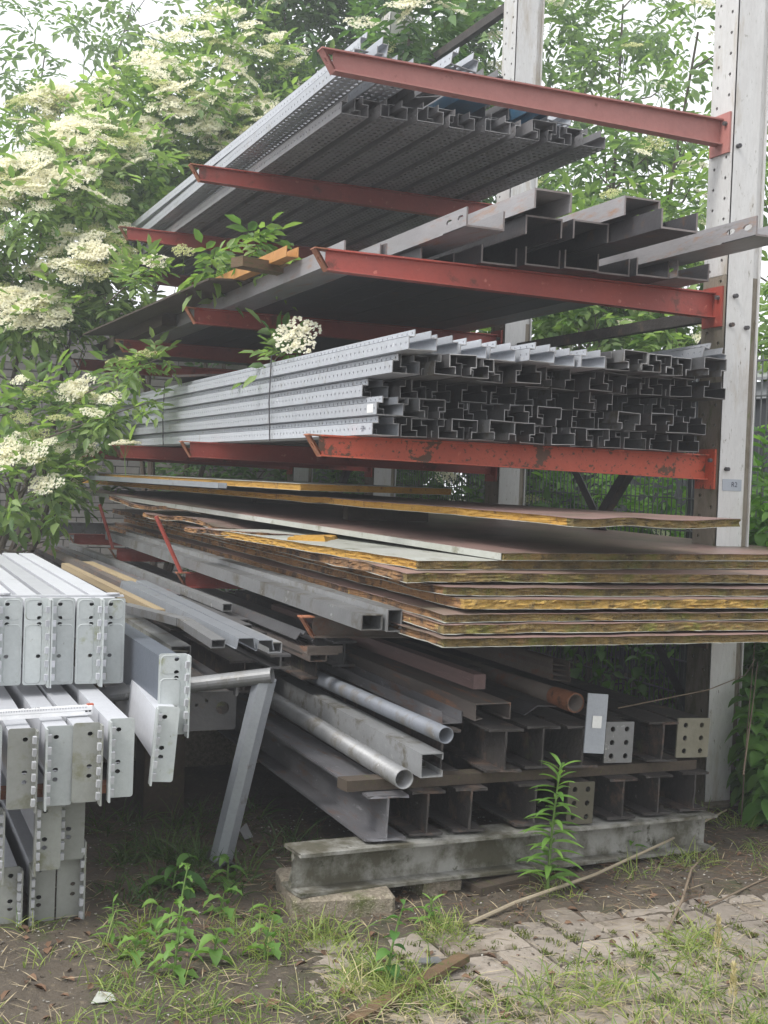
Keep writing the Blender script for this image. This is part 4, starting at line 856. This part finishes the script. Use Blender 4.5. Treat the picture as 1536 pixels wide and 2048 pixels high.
shrub('flowering elder behind the fence at the right edge above the shed', (3.4, 2.9, 0),
      [((2.75,3.0,4.4),(.45,.4,.8),.6),((3.1,2.4,3.2),(.6,.5,.5)),((2.6,2.2,2.75),(.35,.4,.3))], heads=10, hk=1, mt=l_elder)
shrub('hazy far tree crown at the upper left behind the wall', (-2.4, 12.5, 0),
      [((-2.9,12.5,6.6),(1.2,.9,.9),.35),((-1.6,12.8,7.3),(1.2,.9,1.0),.32),((-.4,13,8.2),(1.2,.9,1.0),.4)], dens=40, size=.26, heads=0, mt=l_tree, name='tree', cat='tree')
shrub('dense dark hedge filling the gap behind the panel stack', (2.0, 9.6, 0),
      [((1.9,8.6,2.4),(1.3,.7,1.3)),((.3,8.5,2.2),(1.2,.4,1.2),.8),((3.6,8.0,2.8),(1.2,.9,1.4)),((3.4,8.2,4.6),(1.1,.9,.9))], dens=48, mt=l_elderd, name='hedge', cat='hedge')
shrub('leafy undergrowth between the mesh fence and the grey shed', (1.5, 1.0, 0),
      [((1.25,.2,.55),(.3,.6,.6)),((1.35,1.2,.9),(.35,.6,.7)),((1.2,.6,1.55),(.28,.5,.45)),((1.35,2.2,.9),(.35,.6,.7)),((1.3,-.6,.5),(.3,.5,.5)),((1.3,3.2,1.1),(.35,.6,.7))], dens=85, size=.19, heads=3, hk=.8, mt=l_netb)
# elder shoots that reach into the rack
def shoot(label, pts, n, size, heads=(), mt=l_elder, name='elder_shoot'):
    b = pts[0]; th = T(name, label, 'shoot', b, group=None); B = np.array(b)
    q = [tuple(np.array(p)-B) for p in pts]; P('stem', branch(q, .006, .002, None), m_bark, th)
    t = rng.uniform(.25, 1, n)*(len(pts)-1); i = np.minimum(t.astype(int), len(pts)-2); a = np.array(pts)
    p = a[i]+(a[i+1]-a[i])*(t-i)[:, None]+.015*unit(n); v, f = compound(p-B, unit(n)+np.array([0,-.4,.15]), rng.uniform(.8, 1.2, n)*size)
    P('foliage', npmesh('foliage', v, f, mt), None, th)
    for h in heads: head(th, h[:3], h[3], tilt=.5, green=(len(h) > 4), base=b)
shoot('elder shoot with dark leaves poking out beside the mossy plank', [(-1.6,2.2,2.60),(-1.75,1.7,2.70),(-1.95,1.35,2.79)], 22, .17)
shoot('leafy elder shoot lying on the second shelf left of the plank', [(-1.7,2.6,2.55),(-1.98,2.1,2.72),(-2.05,1.75,2.79)], 26, .16)
shoot('elder shoot with one white flower head by the brown board', [(-2.2,4.2,2.75),(-2.2,3.4,2.80),(-2.13,2.9,2.86)], 24, .15, [(-2.12,2.95,2.89,.75),(-2.0,2.7,2.93,.7,1)])
shoot('elder shoot with a large cream flower head above the uprights', [(-1.6,2.2,2.15),(-1.75,1.5,2.19),(-1.84,1.02,2.20)], 22, .16, [(-1.82,.95,2.255,1.0)])
shoot('elder shoot with yellow green buds under the third arm tip', [(-2.3,4.4,2.1),(-2.15,3.6,2.22),(-2.06,3.0,2.28)], 34, .15, [(-2.10,3.2,2.32,.8,1),(-2.2,3.7,2.30,.8,1)])
shoot('elder shoot crossing the far end of the uprights', [(-2.6,4.3,1.75),(-2.25,3.7,1.92),(-2.02,3.2,2.02)], 30, .15, [(-2.25,3.6,2.03,.8),(-2.35,3.7,1.93,.85),(-2.2,3.4,1.72,.9)])
# ---- herbs and grass
def herb(label, cat, base, h, lean, n, L, W, name='weed', mt=l_fresh, stem=.005, droop=.3, top=.35, jag=False, group=None, lo=.12, up=.35, taper=.5):
    th = T(name, label, cat, base, group=group); pts = [(lean[0]*t*t*h, lean[1]*t*t*h, h*t) for t in np.linspace(0, 1, 7)]
    P('stem', MB().tube(pts, list(np.linspace(stem, stem*.4, 7)), 6), l_stem, th)
    t = np.linspace(lo, 1, n); a = np.arange(n)*2.4+rng.uniform(-.3, .3, n)
    p = np.stack([lean[0]*t*t*h, lean[1]*t*t*h, t*h], 1); d = np.stack([np.cos(a), np.sin(a), up+.9*(t > .85)*(t-.3)], 1)
    sz = (1-taper*t)*rng.uniform(.8, 1.15, n)
    # each leaf: chain of two blades that droops
    nn = np.tile([0,0,1.], (n, 1))+.2*unit(n)
    V, F = leaf_long(p, d, nn, L*sz, W*sz, droop, jag)
    P('leaves', npmesh('leaves', V, F, mt), None, th); return th
def leaf_long(p, d, n, L, W, droop=.4, jag=False, seg=6):
    d = d/np.linalg.norm(d, axis=1, keepdims=True); s = np.cross(d, n); s /= np.linalg.norm(s, axis=1, keepdims=True); k = len(p)
    V = np.empty((k, seg+1, 3, 3)); c = p.copy(); dd = d.copy()
    for i in range(seg+1):
        t = i/seg; w = W*(math.sin(math.pi*min(1, t*.92+.08))**.8 if 0 < t < 1 else .06)
        if jag and 0 < t < 1: w = w*(1.25 if i % 2 else .55)
        fold = .25*w[:, None]*np.array([0,0,1.])
        V[:,i,0] = c+s*w[:,None]*.5+fold; V[:,i,1] = c; V[:,i,2] = c-s*w[:,None]*.5+fold
        dd = dd+np.array([0,0,-droop/seg*2]); dd /= np.linalg.norm(dd, axis=1, keepdims=True); c = c+dd*(L/seg)[:,None]
    F = []
    b = (np.arange(k)*(seg+1)*3)[:,None]
    for i in range(seg):
        for q in (0, 1): a = i*3+q; F.append(b+np.array([a, a+1, a+4, a+3]))
    return V.reshape(-1, 3), np.concatenate(F)
herb('tall bright green weed with narrow leaves in front of the dark beams', 'weed', (-1.42,-1.02,0), .50, (.04,-.05), 54, .17, .032, droop=.35, stem=.007)
herb('small bright weed sprout right of the tall weed', 'weed', (-.86,-.74,0), .13, (.1,0), 12, .10, .028)
for k, (x, y, nn, L_, lb) in enumerate(((-3.02,-1.22,6,.10,'leftmost'),(-2.78,-1.28,6,.10,'below the foot tube'),(-2.66,-.92,6,.12,'just in front of the foot tube'),(-2.90,-.98,5,.10,'close to the shelf beam plates'),(-2.62,-1.30,5,.10,'on bare soil left of the slab'),(-2.75,-.60,9,.20,'in the shade between frame and plates'))):
    herb(f'broad leaved weed rosette, {lb}', 'weed', (x,y,.0), .10, (.1,0), nn, L_, .055, name='weed', droop=.9, up=.7, jag=k % 2 == 0, taper=.3, group='weed rosettes at lower left', mt=l_fresh if k < 5 else l_net)
herb('sow thistle with lobed leaves in front of the leaning frame', 'weed', (-2.93,-1.38,0), .22, (.12,.1), 15, .12, .04, name='thistle', jag=True, droop=.7)
herb('upright thistle shoot with toothed leaves left of the foot tube', 'weed', (-2.86,-1.12,0), .27, (.12,.05), 13, .10, .035, name='thistle', jag=True, droop=.7)
herb('broad leaved dock by the foot of the leaning frame', 'weed', (-2.55,-.62,0), .12, (0,0), 8, .17, .06, name='dock', droop=.8)
herb('low dock plant with a pale broad leaf on the bare soil', 'weed', (-2.50,-.98,0), .05, (0,0), 5, .15, .05, name='dock', droop=.8)
herb('young weed with rounded leaves at the edge of the pavers', 'weed', (-2.33,-1.62,0), .26, (.15,-.05), 12, .075, .045, droop=.5, mt=l_net)
herb('feathery little weed beside the concrete slab', 'weed', (-1.98,-1.18,0), .10, (0,0), 16, .10, .018, droop=.3)
herb('small weed on the left by the shelf beam plates', 'weed', (-3.05,-1.02,0), .14, (0,0), 12, .09, .02, droop=.4)
for k, (x, y, h) in enumerate(((.26,.0,.80),(.34,.18,1.05),(.16,-.30,.50),(.44,.38,1.25),(.10,-.42,.34),(.38,-.05,1.35),(.50,.25,1.60),(.30,-.22,.95),(.05,-.50,.28),(.60,.60,1.75),(.24,-.46,.45),(.46,.05,1.50),(.66,.80,1.2),(.56,.45,.9),(.36,.30,.62),(.28,-.08,.30),(.42,.12,1.15),(.52,.30,1.4),(.30,.08,.65),(.62,.35,1.85),(.20,-.18,.62),(.70,.60,1.5))):
    herb(f'nettle with broad toothed leaves by the mesh fence, {([""]+ORD[1:]+["fifteenth","sixteenth","seventeenth","eighteenth","nineteenth","twentieth","twenty-first","twenty-second"])[k+1]} of the clump', 'nettle', (x,y,0), h, (random.uniform(-.15,.1),random.uniform(-.2,.0)), int(18+30*h), .18, .105, name='nettle', mt=l_netb, droop=.7, group='nettles by the fence', up=.15, taper=.3, lo=.05)
for k, (x, y, h) in enumerate(((.4,1.1,.6),(.5,1.6,.8),(.35,2.6,.6),(.6,2.1,.9))):
    herb(f'nettle in the shade behind the low beams, {ORD[k+1]} from the near column', 'nettle', (x,y,0), h, (random.uniform(-.15,.1),0), 26, .14, .08, name='nettle', mt=l_net, droop=.7, group='nettles in the shade', up=.15, taper=.35)
def grass(name, label, spots, m_, hmin, hmax, wid=.0035, lay=.5):
    P_, D_, L_ = [], [], []
    for (x, y, r, n) in spots:
        a = rng.uniform(0, 2*math.pi, n); q = rng.uniform(0, 1, n)**.7*r
        p = np.stack([x+np.cos(a)*q, y+np.sin(a)*q, np.full(n, .0)], 1); P_.append(p)
        D_.append(np.stack([rng.normal(0, lay, n), rng.normal(0, lay, n), np.ones(n)], 1)); L_.append(rng.uniform(hmin, hmax, n)*(1.1-.5*q/r))
    p, d, L = np.concatenate(P_), np.concatenate(D_), np.concatenate(L_)
    v, f = leaf_long(p, d, np.stack([rng.normal(0,1,len(p)), rng.normal(0,1,len(p)), np.full(len(p), .2)], 1), L, np.full(len(p), wid)*rng.uniform(.6, 1.5, len(p)), .55, seg=5)
    o = P(name, npmesh(name, v, f, m_), None, None); prop(o, label, 'grass', None, 'stuff'); return o
sp = [(rng.uniform(-3.6,-.6), -rng.uniform(1.55,2.45)**1.0, .08, 22) for _ in range(120)]+[(rng.uniform(-2.0,.4), -rng.uniform(1.8,2.7), .12, 40) for _ in range(62)]
sp += [(rng.uniform(-3.3,-2.2), rng.uniform(-1.7,-.85), .09, 34) for _ in range(34)]
sp += [(x, y, .10, 70) for x, y in ((-2.95,-.95),(-3.02,-1.15),(-2.42,-1.55),(-2.25,-1.75),(-2.35,-1.7),(-2.0,-1.3),(-1.95,-1.25),(-1.4,-1.05),(-.75,-.85),(-.6,-.85),(-1.0,-.95),(-3.1,-1.5),(-2.9,-1.65),(-3.2,-1.75))]
sp += [(rng.uniform(-.4,.7), rng.uniform(-1.3,-.2), .10, 30) for _ in range(26)]
grass('grass', 'thin green grass sprouting between pavers and soil', sp, l_grass, .05, .17)
sp = [(rng.uniform(-2.95,-2.1), rng.uniform(-.75,.4), .09, 26) for _ in range(46)]+[(-2.60,-.30,.13,150),(-2.72,-.15,.12,110),(-2.5,.1,.12,80)]
grass('shaded_grass', 'darker long grass growing in the shade under the pile', sp, l_grassd, .05, .22, .0045, .55)
sp = [(rng.uniform(-3.3,.5), rng.uniform(-2.6,-1.7), .05, 5) for _ in range(70)]+[(-2.45,-1.62,.06,50),(-2.0,-1.22,.06,40),(-1.1,-2.2,.1,30)]
grass('dry_grass', 'yellowed dry grass stalks among the green', sp, l_ear, .06, .22, .0022, .6)
# lying litter: straw, stalks, chips
def litter(name, label, n, box, lmin, lmax, wd, m_, z=.018, curve=.3):
    x = rng.uniform(box[0], box[1], n); y = rng.uniform(box[2], box[3], n); a = rng.uniform(0, 2*math.pi, n)
    zz_ = np.array([max(soil_z(i, j), .0) for i, j in zip(x, y)])+rng.uniform(.002, z, n)
    p = np.stack([x, y, zz_], 1); d = np.stack([np.cos(a), np.sin(a), rng.normal(0, .10, n)+.02], 1)
    v, f = leaf_long(p, d, np.tile([0.,0,1.], (n,1)), rng.uniform(lmin, lmax, n), np.full(n, wd)*rng.uniform(.5, 1.6, n), .04, seg=3)
    prop(P(name, npmesh(name, v, f, m_), None, None), label, 'litter', None, 'stuff')
litter('straw', 'pale dry straw scattered over soil and pavers', 2300, (-3.7,.6,-2.4,-.4), .03, .13, .0028, m_straw)
litter('dead_stalks', 'reddish brown dead stalks on the soil', 2600, (-3.0,.4,-1.25,.3), .04, .16, .003, m_straw2, .03)
litter('straw_mat', 'matted straw at the front edge', 1300, (-2.6,-.9,-2.35,-1.7), .04, .14, .0028, m_straw, .03)
n = 3800; x = rng.uniform(-3.7, .7, n); y = rng.uniform(-2.4, .3, n)
p = np.stack([x, y, np.array([soil_z(i, j) for i, j in zip(x, y)])+.005], 1)
p[:,2] = np.where(p[:,2] < .003, .004, p[:,2]); s_ = rng.uniform(.0015, .0065, n)**1.0
v, f = leafarr(p, np.stack([rng.normal(size=n), rng.normal(size=n), rng.normal(0,.2,n)], 1), np.tile([0.,0,1.], (n,1))+.3*unit(n), s_*2, s_*1.5, .4)
prop(P('chips', npmesh('chips', v, f, m_peb), None, None), 'small pale chips and fallen petals on the ground', 'litter', None, 'stuff')
n = 2600; x = rng.uniform(-3.7, .7, n); y = rng.uniform(-2.0, .3, n)
p = np.stack([x, y, np.array([soil_z(i, j) for i, j in zip(x, y)])+.004], 1); p[:,2] = np.where(p[:,2] < .002, .003, p[:,2]); s_ = rng.uniform(.0015, .008, n)
v, f = leafarr(p, np.stack([rng.normal(size=n), rng.normal(size=n), rng.normal(0,.2,n)], 1), np.tile([0.,0,1.], (n,1))+.4*unit(n), s_*2, s_*1.3, .5)
prop(P('crumbs', npmesh('crumbs', v, f, m_soil), None, None), 'dark crumbs of soil and rotten leaf', 'litter', None, 'stuff')
n = 420; x = rng.uniform(-3.6, .6, n); y = rng.uniform(-2.2, -.2, n)
p = np.stack([x, y, np.array([max(0, soil_z(i, j)) for i, j in zip(x, y)])+.006], 1); s_ = rng.uniform(.010, .026, n)
v, f = leafarr(p, np.stack([rng.normal(size=n), rng.normal(size=n), rng.normal(0,.25,n)], 1), np.tile([0.,0,1.], (n,1))+.5*unit(n), s_*1.9, s_*1.1, .6)
prop(P('dead_leaves', npmesh('dead_leaves', v, f, m_straw2), None, None), 'curled brown dead leaves on soil and pavers', 'litter', None, 'stuff')
def moss_tufts():
    V, F, off = [], [], 0; k = 1500
    x = rng.uniform(-3.2, .6, k); y = rng.uniform(-2.4, -.95, k); keep = np.array([mnoise.noise(Vector((a*2.1, b*2.1, 4)))> .02 for a, b in zip(x, y)]); x, y = x[keep], y[keep]
    x = np.where(rng.uniform(size=len(x)) < .6, np.round((x+1.714)/cell)*cell-1.714, x); p = np.stack([x, y, np.zeros(len(x))], 1)
    P_ = np.repeat(p, 14, 0)+rng.normal(0, .010, (len(p)*14, 3))*[1,1,0]; m_ = len(P_); L = rng.uniform(.006, .022, m_)
    v, f = leafarr(P_, unit(m_)*.6+np.array([0,0,.9]), unit(m_), L, L*.28); return npmesh('moss', v, f, l_moss)
prop(P('moss', moss_tufts(), None, None), 'low moss and tiny weeds in the paver joints', 'moss', None, 'stuff')
def twig(label, pts, r0=.006, name='twig', m_=m_twig):
    S(name, branch(pts, r0, r0*.5, None).mesh(name, m_), None, label, 'twig')
twig('long pale bramble stem arching from the pavers to the column', [(-1.84,-1.20,.006),(-1.62,-1.13,.035),(-1.2,-1.0,.06),(-.7,-.76,.08),(-.06,-.34,.06)], .0085, m_=m_twigp)
twig('bare grey twig lying near the right edge of the pavers', [(-1.22,-1.49,.006),(-1.0,-1.28,.03),(-.75,-1.0,.04),(-.39,-.69,.03)], .006)
twig('thin dry stem leaning across the right soil', [(-.9,-1.3,.006),(-.4,-1.1,.03),(.1,-.9,.04),(.5,-.9,.06)], .004)
twig('thin curved bramble shoot over the right end of the beams', [(-.9,-.66,.63),(-.55,-.8,.72),(-.2,-.6,.74),(.1,-.3,.76)], .003)
twig('thin cut cane standing beside the nearest column', [(-.02,-.40,0),(.02,-.36,.35),(.07,-.33,.85)], .004)
twig('upright dry stalk beside the bramble shoot', [(-.35,-.80,.35),(-.20,-.66,.62),(-.05,-.5,.78)], .004)
b_ = MB().box(0,.62,0,.045,0,.022); S('timber_batten', b_, m_woodm, 'weathered brown timber batten lying on the soil at the bottom edge', 'timber', (-2.52,-1.86,.010), (0,0,R(33)))
S('paper_scrap', curve_plate([(0,0),(.07,.01),(.06,.05),(.02,.06)], [], .002), m_skinw, 'pale crumpled scrap on the soil at the lower left', 'litter scrap', (-3.20,-1.50,.022), (R(-80),R(10),0))
S('metal_scrap', curve_plate([(0,0),(.09,.0),(.07,.045),(.01,.03)], [], .003), m_galvw, 'grey flat metal scrap by the end of the timber batten', 'litter scrap', (-2.17,-1.48,.012), (R(-85),R(4),R(-20)))
S('metal_scrap', curve_plate([(0,0),(.04,.01),(.03,.08),(-.01,.05)], [], .003), m_galvw, 'grey metal scrap in the shade behind the leaning frame', 'litter scrap', (-2.33,-.10,.03), (R(-50),R(4),R(10)))
# seed heads of tall grass close to the lens
for k, (x, y, h) in enumerate(((-1.42,-2.02,.20),(-1.52,-2.22,.13),(-1.36,-2.20,.10))):
    th = T('grass_ear', f'pale ripe grass ear at the lower right, {["tallest","left of the tallest","shortest, on the right"][k]}', 'grass', (x,y,0))
    P('stem', MB().tube([(0,0,0),(0,0,h*.6),(.01,0,h)], .0015, 5), l_ear, th)
    m_ = 60; t = rng.uniform(0, 1, m_); a = rng.uniform(0, 6.28, m_); pp = np.stack([.006*np.cos(a)*(1-t), .006*np.sin(a)*(1-t), h*.85+t*.09], 1)
    v, f = leafarr(pp, np.stack([np.cos(a)*.4, np.sin(a)*.4, np.ones(m_)], 1), unit(m_), np.full(m_, .022), np.full(m_, .006)); P('ear', npmesh('ear', v, f, l_ear), None, th)
# haze volume added for veiling glare: far leaves pale slightly, near steel stays clear
hz_ = MB().box(-14, 14, -9, 22, -1.2, 12.5)
ho = P('haze', hz_, None, None); ho['kind'] = 'stuff'; ho['label'] = 'thin haze added for veiling glare'
hm = bpy.data.materials.new('haze'); hm.use_nodes = True; hn = hm.node_tree; hn.nodes.remove(hn.nodes['Principled BSDF'])
pv = hn.nodes.new('ShaderNodeVolumePrincipled'); pv.inputs['Density'].default_value = .0065; pv.inputs['Color'].default_value = (.95,.97,1,1); pv.inputs['Anisotropy'].default_value = .3
hn.links.new(pv.outputs[0], hn.nodes['Material Output'].inputs['Volume']); ho.data.materials.append(hm)
